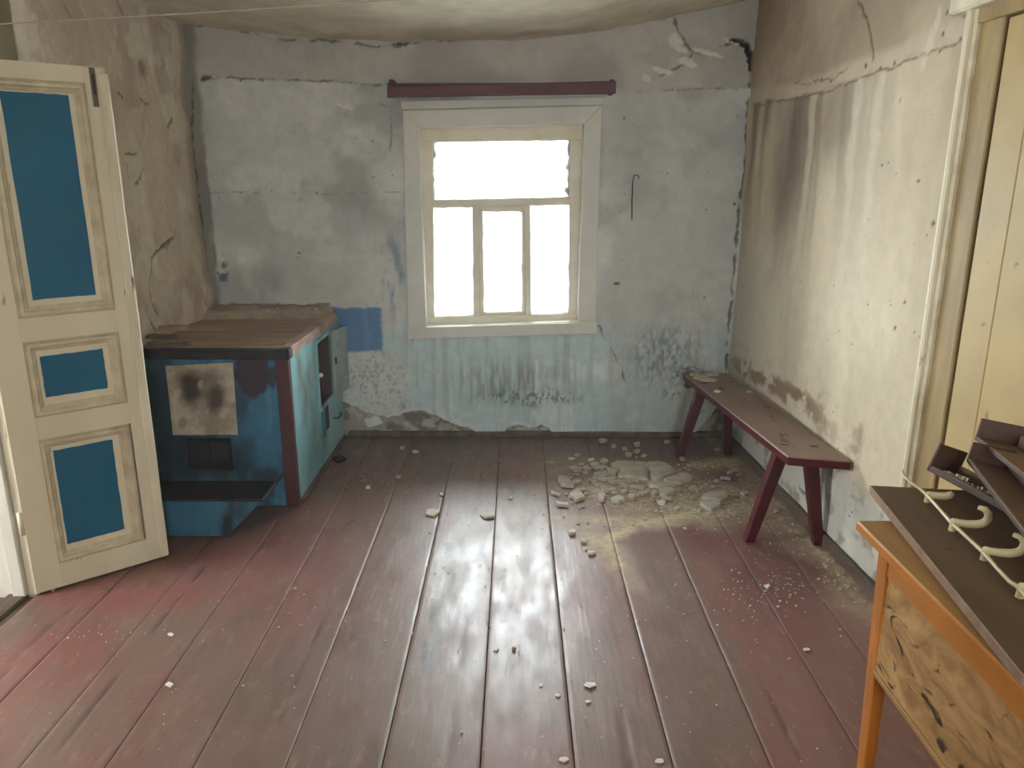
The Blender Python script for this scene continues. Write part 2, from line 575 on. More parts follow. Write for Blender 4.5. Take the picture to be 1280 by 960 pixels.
# wrinkles in the left sheet
wr = np.sin((uu * .8 + vv * .55) * 26 + 5 * fbm(uu, vv, 2, 3, 119))
disp += sheet * sstep(-.65, -1.0, uu) * sstep(1.3, 1.6, vv) * wr * .0022
disp -= bare * (.016 + (fbm(uu, vv, 25, 4, 121) - .5) * .012)
disp += wf * .012
cracks = [
    (BWL((748, 408), (756, 425), (765, 438), (776, 462), (786, 492)), .006, .010, rgb(70, 70, 66)),
    (BWL((728, 402), (748, 409)), .004, .006, rgb(90, 88, 80)),
    (BWL((842, 20), (850, 45), (862, 60), (880, 68), (905, 56), (925, 50), (936, 58), (943, 80)), .010, .016, rgb(60, 54, 48)),
    (BWL((866, 66), (858, 78), (845, 86), (820, 96), (806, 100)), .006, .008, rgb(92, 84, 74)),
    (BWL((238, 34), (262, 30), (300, 38), (345, 50), (420, 50), (470, 58), (490, 56)), .007, .012, rgb(84, 76, 66)),
    (BWL((490, 55), (560, 51), (640, 44), (700, 40), (760, 36), (800, 28), (842, 19)), .006, .006, rgb(84, 78, 68)),
    (BWL((484, 46), (492, 58), (506, 54)), .012, .010, rgb(58, 54, 50)),
    (BWL((250, 97), (330, 98), (410, 102), (482, 107)), .005, .004, rgb(86, 78, 72)),
    (BWL((772, 117), (850, 112), (940, 110)), .003, .003, rgb(110, 106, 98)),
    (BWL((252, 100), (262, 95)), .020, .012, rgb(50, 44, 40)),
    (BWL((241, 100), (240, 170), (246, 230), (254, 300), (262, 380)), .010, .012, rgb(66, 58, 50)),
    (BWL((938, 92), (935, 130), (932, 200), (925, 262), (918, 330), (914, 380), (909, 425), (906, 475)), .011, .014, rgb(38, 34, 32)),
    (BWL((254, 240), (330, 241), (400, 243), (500, 240)), .003, .002, rgb(140, 142, 140)),
    (BWL((489, 128), (489, 190)), .005, .002, rgb(104, 104, 102)),
    (BWL((476, 131), (490, 136), (500, 126)), .006, .003, rgb(84, 82, 80)),
    (BWL((262, 382), (330, 380), (412, 380)), .007, .004, rgb(84, 80, 72)),
    (BWL((880, 512), (862, 524)), .004, .004, rgb(84, 80, 74)),
]
for pts, w, dep, c in cracks:
    d = poly_dist(jx2 * .6 + jx * .4, jz2 * .6 + jz * .4, pts)
    m = sstep(w, w * .25, d + (fbm(uu, vv, 22, 3, 131) - .42) * w * 2.4)
    col = lerp(col, c, m * .72)
    disp -= m * dep * .6
# the dark hole at the end of the upper crack
hol = sstep(1.0, .7, poly_dist(jx2, jz2, BWL((912, 50), (924, 50), (933, 56), (939, 68), (941, 84))) / np.interp(uu, [BW(912, 50)[0], BW(930, 55)[0], BW(941, 84)[0]], [.004, .020, .022]))
col = lerp(col, rgb(42, 44, 48), hol)
disp -= hol * .03
# white flakes around the upper crack, nail heads and holes
rs = np.random.RandomState(4)
for px, py, a, b in ((845, 50, .05, .045), (852, 62, .045, .016), (860, 78, .06, .026), (885, 66, .10, .016), (828, 88, .07, .018), (808, 98, .03, .022), (915, 52, .06, .010), (405, 118, .05, .02), (430, 133, .06, .015)):
    cx, cz = BW(px, py)
    m = sstep(1.0, .7, ell(jx2, jz2 + (jx2 - cx) * .25, cx, cz, a, b))
    col = lerp(col, rgb(240, 237, 228), m * .9)
    disp += m * .004
dots = [(302, 241, 6), (340, 239, 5), (396, 241, 8), (274, 247, 5), (376, 249, 3), (466, 176, 6), (468, 221, 4), (374, 316, 9), (372, 322, 6), (490, 219, 5), (487, 325, 6), (472, 378, 5),
        (842, 146, 4), (780, 148, 9), (834, 217, 6), (885, 216, 5), (775, 265, 5), (793, 266, 3), (882, 262, 6), (918, 255, 10), (921, 263, 7), (780, 243, 5), (800, 372, 4), (301, 100, 8), (313, 98, 5), (328, 101, 4), (400, 102, 6), (840, 111, 5), (856, 111, 5), (861, 112, 4), (903, 111, 3), (922, 145, 6), (880, 372, 7), (876, 382, 5), (866, 365, 4)]
for k in range(60):
    dots.append((rs.uniform(250, 900), rs.uniform(120, 520), rs.uniform(1.5, 3.5)))
for px, py, r in dots:
    cx, cz = BW(px, py)
    rr = r / 1000 * 1.15
    m = sstep(1.0, .55, ell(jx2 * .3 + uu * .7, jz2 * .3 + vv * .7, cx, cz, rr, rr))
    col = lerp(col, rgb(88, 84, 78), m * .8)
    disp -= m * .002
cx, cz = BW(771, 354)
col = lerp(col, rgb(132, 70, 66), sstep(1.0, .6, ell(jx2, jz2, cx, cz, .025, .008)))


def fpos_back(u, v):
    return np.stack([u, BACK - disp, v], -1)


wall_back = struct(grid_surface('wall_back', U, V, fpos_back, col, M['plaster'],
                                keep=lambda a, b: ~((a > HOLE[0]) & (a < HOLE[1]) & (b > HOLE[2]) & (b < HOLE[3]))),
                   'blue-grey whitewashed back wall with soot patches and crumbling foot')

# ---------- left wall (plaster part beyond the doorway)
def LW(px, py):
    p = on(px, py, 0, LEFT)
    return (p[1], p[2])


U = axis(2.66, 4.60, 0.008)
V = axis(-0.03, 2.60, 0.008)
uu, vv = [a.ravel() for a in np.meshgrid(U, V, indexing='ij')]
jx = uu + (fbm(uu, vv, 12, 3, 201) - .5) * .07
jz = vv + (fbm(uu, vv, 12, 3, 205) - .5) * .07
col = np.tile(np.array(rgb(238, 229, 212)), (len(uu), 1))
col = lerp(col, rgb(220, 207, 186), sstep(.42, .62, fbm(uu, vv, 3, 4, 211)) * .75)
col = lerp(col, rgb(232, 224, 206), sstep(.52, .70, fbm(uu, vv, 5, 4, 214, fy=2)) * .7)
disp = (fbm(uu, vv, 2.2, 3, 221) - .5) * .05 + (fbm(uu, vv, 9, 4, 225) - .5) * .012
fl1 = fbm(uu, vv, 3.3, 5, 216)
skim = sstep(.545, .552, fl1)
col = lerp(col, rgb(214, 199, 176), skim * .5)
col = lerp(col, rgb(246, 240, 226), sstep(.02, .0, np.abs(fl1 - .54)) * .35)
col = lerp(col, rgb(150, 128, 100), sstep(.60, .72, fbm(uu, vv, 6, 5, 218)) * .3)
# fallen skim: shallow recess with pointed top, flat pinkish clay inside
tip_y, tip_z = LW(181, 68)
half = np.clip((tip_z - vv) * .42, 0, .19) + (fbm(uu, vv, 8, 3, 231) - .5) * .05
niche = sstep(half + .01, half - .012, np.abs(uu - tip_y - .02 - (tip_z - vv) * .02)) * sstep(tip_z, tip_z - .02, vv) * sstep(.95, 1.15, vv)
col = lerp(col, rgb(222, 206, 184), niche * .8)
disp -= niche * .007 * sstep(tip_z - .75, tip_z - .1, vv)
cy0, cz0 = LW(180, 84)
m = sstep(1, .5, ell(jx, jz, cy0, cz0, .06, .06))
col = lerp(col, rgb(120, 92, 66), m * .55)
disp -= m * .02
for pts, w, c in (([LW(182, 350), LW(188, 325), LW(200, 312), LW(212, 300)], .012, rgb(92, 76, 58)), ([LW(182, 350), LW(184, 372), LW(190, 390)], .012, rgb(86, 70, 54)),
                  ([LW(208, 310), LW(222, 288)], .010, rgb(110, 92, 70)), ([LW(157, 188), LW(168, 185)], .008, rgb(92, 76, 58)), ([LW(158, 200), LW(160, 222)], .007, rgb(104, 84, 62)),
                  ([LW(168, 228), LW(176, 222), LW(180, 206)], .007, rgb(150, 128, 100)), ([LW(208, 160), LW(214, 146)], .012, rgb(140, 118, 92)), ([LW(176, 120), LW(188, 124)], .008, rgb(130, 106, 80)),
                  ([LW(148, 118), LW(152, 124)], .008, rgb(90, 70, 54)), ([LW(78, 5), LW(90, 22)], .008, rgb(120, 104, 82)), ([LW(150, 5), LW(152, 14)], .01, rgb(110, 92, 72)),
                  ([LW(180, 398), LW(186, 412)], .014, rgb(96, 78, 60))):
    d = poly_dist(jx, jz, pts)
    m = sstep(w, w * .3, d)
    col = lerp(col, c, m * .85)
    disp -= m * .008
# bulge above the stove
disp -= skim * .003
bz_ = sstep(1.12, .80, vv + (fbm(uu, vv, 5, 3, 241) - .5) * .2)
disp += bz_ * .03
col = lerp(col, rgb(192, 170, 142), sstep(.52, .68, fbm(uu, vv, 7, 4, 243)) * bz_ * .7)
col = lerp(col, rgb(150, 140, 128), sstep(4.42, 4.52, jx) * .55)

disp -= .045 * sstep(3.08, 3.0, uu)


def fpos_left(u, v):
    return np.stack([LEFT + disp, u, v], -1)


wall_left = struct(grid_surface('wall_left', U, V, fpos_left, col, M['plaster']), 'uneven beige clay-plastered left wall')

# ---------- right wall (plaster part between the corner and the door)
def RW(px, py):
    # iterate on the slightly skewed wall plane
    n = np.array([1.0, 0.0430, 0.0])
    p = on_plane(px, py, np.array([1.30, 4.54, 0.0]), n / np.linalg.norm(n))
    return (p[1], p[2])


def RWL(*p):
    return [RW(*q) for q in p]


U = axis(4.60, 2.50, 0.007) if False else np.linspace(4.60, 2.50, 300)
V = axis(-0.03, 2.62, 0.008)
uu, vv = [a.ravel() for a in np.meshgrid(U, V, indexing='ij')]
jx = uu + (fbm(uu, vv, 12, 3, 301) - .5) * .06
jz = vv + (fbm(uu, vv, 12, 3, 305) - .5) * .06
jx2 = uu + (fbm(uu, vv, 50, 2, 302) - .5) * .02
jz2 = vv + (fbm(uu, vv, 50, 2, 307) - .5) * .02
sp = RWL((945, 128), (1010, 118), (1060, 104), (1100, 86), (1150, 70), (1197, 52))
sy_arr = [p[0] for p in sp][::-1]
sz_arr = [p[1] for p in sp][::-1]
seam = np.interp(uu, sy_arr, sz_arr) + (fbm(uu, uu * 0, 8, 3, 311) - .5) * .03
sheet = sstep(seam + .005, seam - .005, vv)
col = np.tile(np.array(rgb(196, 182, 158)), (len(uu), 1))
col = lerp(col, rgb(168, 152, 130), sstep(.40, .62, fbm(uu, vv, 2.5, 4, 313)) * .8)
sh = np.tile(np.array(rgb(216, 205, 178)), (len(uu), 1))
sh = lerp(sh, rgb(198, 187, 160), sstep(.44, .66, fbm(uu, vv, 3, 4, 315, fy=1.4)) * .7)
# dark drips running down from the seam, stronger toward the corner
far = sstep(2.7, 4.0, uu)
strk = fbm(uu, vv, 5.5, 4, 321, fy=.7)
fall = sstep(seam - 1.0, seam - .05, vv)
sh = lerp(sh, rgb(132, 118, 104), sstep(.40, .60, strk) * fall * (.25 + .75 * far) * .9)
cy0, cz0 = RW(985, 205)
e = ell(jx, jz, cy0, cz0, .26, .52)
sh = lerp(sh, rgb(104, 92, 82), sstep(1.15, .2, e) * (.45 + .5 * fbm(uu, vv, 9, 4, 325, fy=2.5)))
cy0, cz0 = RW(1045, 150)
e = ell(jx, jz, cy0, cz0, .22, .26)
sh = lerp(sh, rgb(140, 126, 110), sstep(1.1, .3, e) * .65)
for ly in (RW(1013, 180)[0], RW(1070, 170)[0], RW(1092, 200)[0]):
    m = sstep(.05, .015, np.abs(jx - ly)) * sstep(seam - 1.1, seam - .6, vv) * sheet
    sh = lerp(sh, rgb(216, 206, 186), m * .75)
# cooler grey-white lower half near the corner
sh = lerp(sh, rgb(190, 190, 178), sstep(3.4, 4.4, uu) * sstep(1.5, .9, vv) * .6)
col = col * (1 - sheet[:, None]) + sh * sheet[:, None]
strip = sstep(.09, .05, vv - seam) * (1 - sheet)
col = lerp(col, rgb(210, 198, 174), strip * .75)
# rubbed brown band above the bench
z_b = np.interp(uu, [2.4, 3.0, 3.6, 4.2, 4.6], [.50, .505, .51, .49, .46])
band = sstep(.075, .03, np.abs(jz - z_b - .02)) * sstep(2.72, 2.95, jx) * sstep(4.5, 4.3, jx)
bn = fbm(uu, vv, 11, 4, 331, fy=16)
col = lerp(col, rgb(128, 104, 82), band * sstep(.34, .52, bn) * (.35 + .55 * sstep(3.1, 3.4, uu)))
col = lerp(col, rgb(150, 126, 102), sstep(.15, .05, np.abs(jz - z_b - .02)) * sstep(.54, .66, bn) * sstep(2.7, 2.9, jx) * .6)
# lime-grey foot of the wall
foot = sstep(.42, .30, jz)
col = lerp(col, rgb(196, 200, 194), foot * .7)
col = lerp(col, rgb(130, 128, 118), foot * sstep(.54, .68, fbm(uu, vv, 12, 4, 335)) * .7)
disp = (fbm(uu, vv, 2.4, 3, 341) - .5) * .022 + (fbm(uu, vv, 16, 4, 345) - .5) * .005 + sheet * .006
for pts, w, dep, c in (
        (RWL((1072, 0), (1082, 25), (1088, 50), (1090, 78)), .009, .006, rgb(84, 70, 54)),
        (RWL((950, 130), (1010, 120), (1060, 106), (1100, 88), (1150, 72), (1197, 54)), .006, .004, rgb(120, 102, 80)),
        (RWL((990, 105), (1040, 98), (1058, 86)), .005, .003, rgb(130, 112, 90)),
        (RWL((1000, 610), (1008, 618), (1010, 628)), .010, .008, rgb(70, 66, 58))):
    d = poly_dist(jx2 * .5 + jx * .5, jz2 * .5 + jz * .5, pts)
    m = sstep(w, w * .3, d)
    col = lerp(col, c, m * .85)
    disp -= m * dep
dots = [(1082, 82, 12), (1100, 85, 9), (1117, 79, 9), (1038, 102, 10), (1005, 106, 6), (1018, 104, 7), (1052, 109, 6), (1155, 68, 8), (1183, 16, 8), (1191, 17, 9), (1199, 49, 8), (1178, 42, 8), (1177, 63, 8),
        (1128, 125, 7), (1150, 226, 10), (1167, 280, 12), (1132, 378, 9), (1143, 305, 5), (1124, 245, 6), (1121, 218, 5), (1112, 203, 5), (1105, 206, 5), (1026, 219, 4), (1146, 415, 5), (1065, 645, 9), (1068, 640, 6), (1120, 410, 10), (1190, 195, 5), (1185, 195, 5), (1205, 18, 14), (1208, 14, 9)]
for k in range(70):
    dots.append((rs.uniform(960, 1180), rs.uniform(140, 620), rs.uniform(1.5, 4)))
for px, py, r in dots:
    cy0, cz0 = RW(px, py)
    if cy0 < 2.5:
        continue
    rr = r / 1000 * .95
    m = sstep(1.0, .5, ell(jx2 * .3 + uu * .7, jz2 * .3 + vv * .7, cy0, cz0, rr * 1.3, rr))
    col = lerp(col, rgb(62, 52, 42), m * .9)
    disp -= m * .003
for px, py, a, b in ((1160, 60, .03, .10), (1170, 30, .02, .09), (1180, 480, .06, .03)):
    cy0, cz0 = RW(px, py)
    m = sstep(1.0, .5, ell(jx, jz, cy0, cz0, a, b))
    col = lerp(col, rgb(226, 218, 200), m * .6)


def fpos_right(u, v):
    return np.stack([1.30 + (4.54 - u) * .0430 - disp, u, v], -1)


wall_right = struct(grid_surface('wall_right', U, V, fpos_right, col, M['plaster']), 'cream right wall with dark drip stains and a rubbed brown band')

# ---------- sagging ceiling
U = axis(2.2, -2.2, .04) if False else np.linspace(2.2, -2.3, 110)
V = axis(-2.3, 4.66, .04)
uu, vv = [a.ravel() for a in np.meshgrid(U, V, indexing='ij')]
prof = np.interp(uu, [-2.3, -1.81, -1.2, -.63, 0, .5, .93, 1.29, 2.2], [2.40, 2.355, 2.30, 2.262, 2.275, 2.335, 2.412, 2.478, 2.52])
sagk = sstep(2.0, 4.5, vv)
zz = prof * sagk + (1 - sagk) * (2.36 + .25 * (prof - 2.36)) + (fbm(uu, vv, 3, 4, 401) - .5) * .05
zz += (fbm(uu, vv, 14, 3, 405) - .5) * .012


def fpos_ceil(u, v):
    return np.stack([u, v, zz], -1)


ceiling = struct(grid_surface('ceiling', U, V, fpos_ceil, None, M['ceiling']), 'sagging beige plaster ceiling')

# ---------- plain remaining walls (behind the photographer, around the doorways)
DOOR_Y0, DOOR_Y1 = 1.60, 2.645
struct(box('wall_left_near', (LEFT - .30, -2.2, 0), (LEFT, DOOR_Y0, 2.62), M['plain_wall'], bevel=0))
struct(box('wall_left_over_door', (LEFT - .30, DOOR_Y0, 1.97), (LEFT - .001, DOOR_Y1 + .02, 2.62), M['plain_wall'], bevel=0))
struct(box('wall_left_core', (LEFT - .30, DOOR_Y1 + .02, -.02), (LEFT - .06, 4.80, 2.62), M['plain_wall'], bevel=0))
T_R = Matrix.Translation((1.30, 4.54, 0)) @ Matrix.Rotation(math.atan(.0430), 4, 'Z')   # local -y runs along the right wall toward the camera
D2A, D2B = 2.06, 3.02     # local distance along the wall of the right-hand door's opening


def rbox(name, a, b, x0, x1, z0, z1, mat, parent=None, bevel=.003, jit=0, cuts=0):
    return box(name, (x0, -b, z0), (x1, -a, z1), mat, parent, bevel, T_R, jit, 3, cuts)


struct(rbox('wall_right_near', D2B, 6.9, 0, .25, 0, 2.62, M['plain_wall'], bevel=0))
struct(rbox('wall_right_over_door', D2A, D2B, 0, .25, 2.0, 2.62, M['plain_wall'], bevel=0))
struct(rbox('wall_right_core', -.3, D2A, .05, .25, -.02, 2.62, M['plain_wall'], bevel=0))
# rear wall with its window opening
wr_ = frame('wall_rear', (0, -2.1, 0))
box('wall_panel', (-2.3, -2.25, 0), (.20, -2.05, 2.62), M['plain_wall'], wr_, bevel=0)
box('wall_panel', (.90, -2.25, 0), (2.0, -2.05, 2.62), M['plain_wall'], wr_, bevel=0)
box('wall_panel', (.20, -2.25, 0), (.90, -2.05, .97), M['plain_wall'], wr_, bevel=0)
box('wall_panel', (.20, -2.25, 1.82), (.90, -2.05, 2.62), M['plain_wall'], wr_, bevel=0)
w2 = frame('window_2', (.55, -2.1, .97))
for a, b in (((.20, .97), (.24, 1.82)), ((.86, .97), (.90, 1.82)), ((.24, 1.78), (.86, 1.82)), ((.24, .97), (.86, 1.01)), ((.53, 1.01), (.57, 1.78))):
    box('sash_bar', (a[0], -2.16, a[1]), (b[0], -2.10, b[1]), M['white_paint'], w2, bevel=.004)
# side room seen through the open doorway
sr = frame('wall_side_room', (-3.0, 1.7, 0))
box('wall_panel', (-4.1, 3.2, 0), (LEFT - .30, 3.35, 2.62), M['plain_wall'], sr, bevel=0)
box('wall_panel', (-4.1, -.35, 0), (LEFT - .30, -.2, 2.62), M['plain_wall'], sr, bevel=0)
box('wall_panel', (-4.1, -.2, 0), (-3.9, 1.25, 2.62), M['plain_wall'], sr, bevel=0)
box('wall_panel', (-4.1, 2.25, 0), (-3.9, 3.2, 2.62), M['plain_wall'], sr, bevel=0)
box('wall_panel', (-4.1, 1.25, 0), (-3.9, 2.25, .9), M['plain_wall'], sr, bevel=0)
box('wall_panel', (-4.1, 1.25, 2.0), (-3.9, 2.25, 2.62), M['plain_wall'], sr, bevel=0)
struct(box('ceiling_side_room', (-4.1, -.35, 2.5), (LEFT - .28, 3.35, 2.6), M['ceiling'], bevel=0))
struct(box('floor_side_room', (-4.1, -.35, -.12), (LEFT - .27, 3.35, -.02), M['threshold'], bevel=0))
struct(box('ground_outside', (-9, 4.95, -.7), (9, 20, -.6), M['ground'], bevel=0), 'pale ground outside the window')

# ---------- floor: every board its own piece
def floor_fields(x, y):
    """returns colour (n,3), bump height"""
    jx = x + (fbm(x, y, 9, 3, 501) - .5) * .10
    jy = y + (fbm(x, y, 9, 3, 505) - .5) * .10
    n = len(x)
    col = np.tile(np.array(rgb(148, 106, 97)), (n, 1))
    col = lerp(col, rgb(132, 90, 82), sstep(.42, .62, fbm(x, y, 2.5, 4, 511)) * .8)
    col = lerp(col, rgb(136, 120, 106), sstep(.46, .66, fbm(x, y, 3.2, 5, 515, fy=1.4)) * .75)
    col = lerp(col, rgb(116, 106, 92), sstep(.50, .68, fbm(x, y, 2.1, 5, 518, fy=1.2)) * .55 * sstep(.2, -.7, x))
    # brighter red paint kept beside the door
    for px, py, a, b, s in ((130, 745, .45, .16, 1), (60, 830, .30, .30, .8), (250, 690, .30, .12, .7), (380, 632, .10, .16, .7)):
        c = fl(px, py)
        col = lerp(col, rgb(150, 80, 78), sstep(1.1, .3, ell(jx, jy, c[0], c[1], a, b)) * .6 * s)
    for px, py, a, b in ((155, 735, .20, .06), (560, 690, .09, .30), (540, 790, .06, .35), (430, 655, .05, .12), (665, 655, .12, .4)):
        c = fl(px, py)
        col = lerp(col, rgb(74, 68, 60), sstep(1.1, .3, ell(jx, jy, c[0], c[1], a, b)) * sstep(.44, .62, fbm(x, y, 34, 4, 521, fy=9)) * .8)
    # worn path below the window: paint rubbed thin to greyed wood
    c = fl(640, 668)
    e = ell(jx, jy, c[0], c[1], .40, 1.05)
    wear = sstep(1.1, .35, e)
    col = lerp(col, rgb(146, 128, 108), wear * .65)
    col = lerp(col, rgb(84, 70, 58), wear * sstep(.54, .66, fbm(x, y, 60, 3, 525, fy=14)) * .75)
    # boards darker and greyer toward the back; plaster dust around the rubble
    back = sstep(3.95, 4.35, jy)
    col = lerp(col, rgb(104, 92, 86), back * .55)
    col *= np.array([.70, .66, .66])
    dust = np.zeros(n)
    for px, py, a, b, s in ((800, 605, .46, .42, .9), (890, 625, .42, .36, 1.0), (1000, 640, .34, .40, .7), (960, 580, .30, .35, .7), (780, 650, .5, .12, .5), (1050, 700, .14, .35, .7), (720, 590, .35, .4, .45)):
        c = fl(px, py)
        dust = np.maximum(dust, s * sstep(1.15, .25, ell(jx, jy, c[0], c[1], a, b)))
    # swept fan below the pile
    c = fl(760, 690)
    dust = np.maximum(dust, .5 * sstep(1, .2, ell(jx + (jy - c[1]) * .25, jy, c[0], c[1], .10, .45)))
    FP = lambda *q: [tuple(fl(*p)[:2]) for p in q]
    for pts, w, s_ in ((FP((960, 632), (900, 642), (840, 645), (790, 655), (768, 675), (762, 705)), .085, .75), (FP((870, 580), (920, 575), (970, 560), (1010, 590)), .14, .8),
                       (FP((900, 640), (960, 655), (1010, 665), (1050, 690), (1080, 730)), .12, .7), (FP((690, 575), (740, 580), (800, 580)), .10, .5), (FP((880, 610), (905, 625), (890, 640)), .09, 1.0)):
        dust = np.maximum(dust, s_ * sstep(w, 0, poly_dist(jx, jy, pts)))
    dn = fbm(x, y, 7, 5, 531)
    dm = np.clip(dust * (.75 + 2.0 * (dn - .3)), 0, 1)
    # a dry edge of dust along the right wall
    ed = sstep(.22, .02, (1.30 + (4.54 - y) * .043) - jx) * sstep(2.2, 2.7, y)
    dm = np.maximum(dm, ed * (.25 + .6 * dn))
    return col, dm


def floor_material():
    m = material('red_brown_floor_paint', (1, 1, 1), 0.40, attr=True, var=rgb(118, 88, 78), vscale=11, stretch=(1, .35, 1), vamt=.30, coords='Object')
    nt = m.node_tree
    N, L = nt.nodes, nt.links
    b = N['Principled BSDF']
    b.inputs['Specular IOR Level'].default_value = 0.55
    geo = N.new('ShaderNodeNewGeometry')
    # fine pale specks and scratches
    src = b.inputs['Base Color'].links[0].from_socket
    vo = N.new('ShaderNodeTexVoronoi')
    vo.inputs['Scale'].default_value = 38
    L.new(geo.outputs['Position'], vo.inputs['Vector'])
    cut = N.new('ShaderNodeMapRange')
    cut.inputs[1].default_value, cut.inputs[2].default_value = .10, .05
    L.new(vo.outputs['Distance'], cut.inputs[0])
    pick = N.new('ShaderNodeSeparateColor')
    L.new(vo.outputs['Color'], pick.inputs[0])
    gt = N.new('ShaderNodeMath')
    gt.operation = 'GREATER_THAN'
    gt.inputs[1].default_value = .88
    L.new(pick.outputs[0], gt.inputs[0])
    mul = N.new('ShaderNodeMath')
    mul.operation = 'MULTIPLY'
    L.new(cut.outputs[0], mul.inputs[0])
    L.new(gt.outputs[0], mul.inputs[1])
    mx = N.new('ShaderNodeMix')
    mx.data_type = 'RGBA'
    L.new(mul.outputs[0], mx.inputs[0])
    L.new(src, mx.inputs[6])
    mx.inputs[7].default_value = (*rgb(196, 186, 168), 1)
    # scuffs: fine stretched mottling, dark flecks, faint pale scratches
    last = mx.outputs[2]
    for sc_, st_, lo_, hi_, amt_, c_ in ((1.0, (26, 9, 1), .54, .70, .55, rgb(150, 118, 106)), (1.0, (48, 14, 1), .58, .72, .55, rgb(84, 60, 54)), (1.0, (120, 40, 1), .64, .70, .6, rgb(58, 44, 40)), (1.0, (11, 5, 1), .52, .70, .5, rgb(112, 94, 82)), (1.0, (30, 90, 1), .68, .73, .35, rgb(168, 144, 128))):
        mpp = N.new('ShaderNodeMapping')
        mpp.inputs['Scale'].default_value = st_
        mpp.inputs['Location'].default_value = (sc_ * st_[0], st_[1] * .37, 0)
        L.new(geo.outputs['Position'], mpp.inputs[0])
        nn = N.new('ShaderNodeTexNoise')
        nn.inputs['Scale'].default_value = 1.0
        nn.inputs['Detail'].default_value = 6
        nn.inputs['Roughness'].default_value = .65
        L.new(mpp.outputs[0], nn.inputs['Vector'])
        mq = N.new('ShaderNodeMapRange')
        mq.inputs[1].default_value, mq.inputs[2].default_value, mq.inputs[4].default_value = lo_, hi_, amt_
        L.new(nn.outputs[0], mq.inputs[0])
        mz_ = N.new('ShaderNodeMix')
        mz_.data_type = 'RGBA'
        L.new(mq.outputs[0], mz_.inputs[0])
        L.new(last, mz_.inputs[6])
        mz_.inputs[7].default_value = (*c_, 1)
        last = mz_.outputs[2]
    # per-board tint
    oi = N.new('ShaderNodeObjectInfo')
    hs = N.new('ShaderNodeHueSaturation')
    mr = N.new('ShaderNodeMapRange')
    mr.inputs[3].default_value, mr.inputs[4].default_value = 0.96, 1.04
    L.new(oi.outputs['Random'], mr.inputs[0])
    L.new(mr.outputs[0], hs.inputs['Value'])
    L.new(last, hs.inputs['Color'])
    # loose plaster dust lying on the paint (mask stored with the boards), broken up by fine grain
    da = [q for q in N if q.bl_idname == 'ShaderNodeVertexColor'][0].outputs[1]
    gn = N.new('ShaderNodeTexNoise')
    gn.inputs['Scale'].default_value = 34
    gn.inputs['Detail'].default_value = 7
    L.new(geo.outputs['Position'], gn.inputs['Vector'])
    gm = N.new('ShaderNodeMapRange')
    gm.inputs[1].default_value, gm.inputs[2].default_value = .34, .62
    gm.inputs[3].default_value, gm.inputs[4].default_value = .55, 1.25
    L.new(gn.outputs[0], gm.inputs[0])
    dmul = N.new('ShaderNodeMath')
    dmul.operation = 'MULTIPLY'
    dmul.use_clamp = True
    L.new(da, dmul.inputs[0])
    L.new(gm.outputs[0], dmul.inputs[1])
    dmx = N.new('ShaderNodeMix')
    dmx.data_type = 'RGBA'
    L.new(dmul.outputs[0], dmx.inputs[0])
    L.new(hs.outputs[0], dmx.inputs[6])
    dmx.inputs[7].default_value = (*rgb(190, 176, 144), 1)
    L.new(dmx.outputs[2], b.inputs['Base Color'])
    # gloss varies with wear
    mp = N.new('ShaderNodeMapping')
    mp.inputs['Scale'].default_value = (9, 3, 1)
    L.new(geo.outputs['Position'], mp.inputs[0])
    n = N.new('ShaderNodeTexNoise')
    n.inputs['Scale'].default_value = 1.6
    n.inputs['Detail'].default_value = 8
    L.new(mp.outputs[0], n.inputs['Vector'])
    mr = N.new('ShaderNodeMapRange')
    mr.inputs[1].default_value, mr.inputs[2].default_value = .35, .68
    mr.inputs[3].default_value, mr.inputs[4].default_value = .34, .52
    L.new(n.outputs[0], mr.inputs[0])
    rmx = N.new('ShaderNodeMix')
    L.new(dmul.outputs[0], rmx.inputs[0])
    L.new(mr.outputs[0], rmx.inputs[2])
    rmx.inputs[3].default_value = .95
    L.new(rmx.outputs[0], b.inputs['Roughness'])
    mp2 = N.new('ShaderNodeMapping')
    mp2.inputs['Scale'].default_value = (55, 7, 1)
    L.new(geo.outputs['Position'], mp2.inputs[0])
    n2 = N.new('ShaderNodeTexNoise')
    n2.inputs['Scale'].default_value = 1.0
    n2.inputs['Detail'].default_value = 7
    L.new(mp2.outputs[0], n2.inputs['Vector'])
    bp = N.new('ShaderNodeBump')
    bp.inputs['Strength'].default_value = .22
    bp.inputs['Distance'].default_value = .004
    L.new(n2.outputs[0], bp.inputs['Height'])
    L.new(bp.outputs[0], b.inputs['Normal'])
    return m


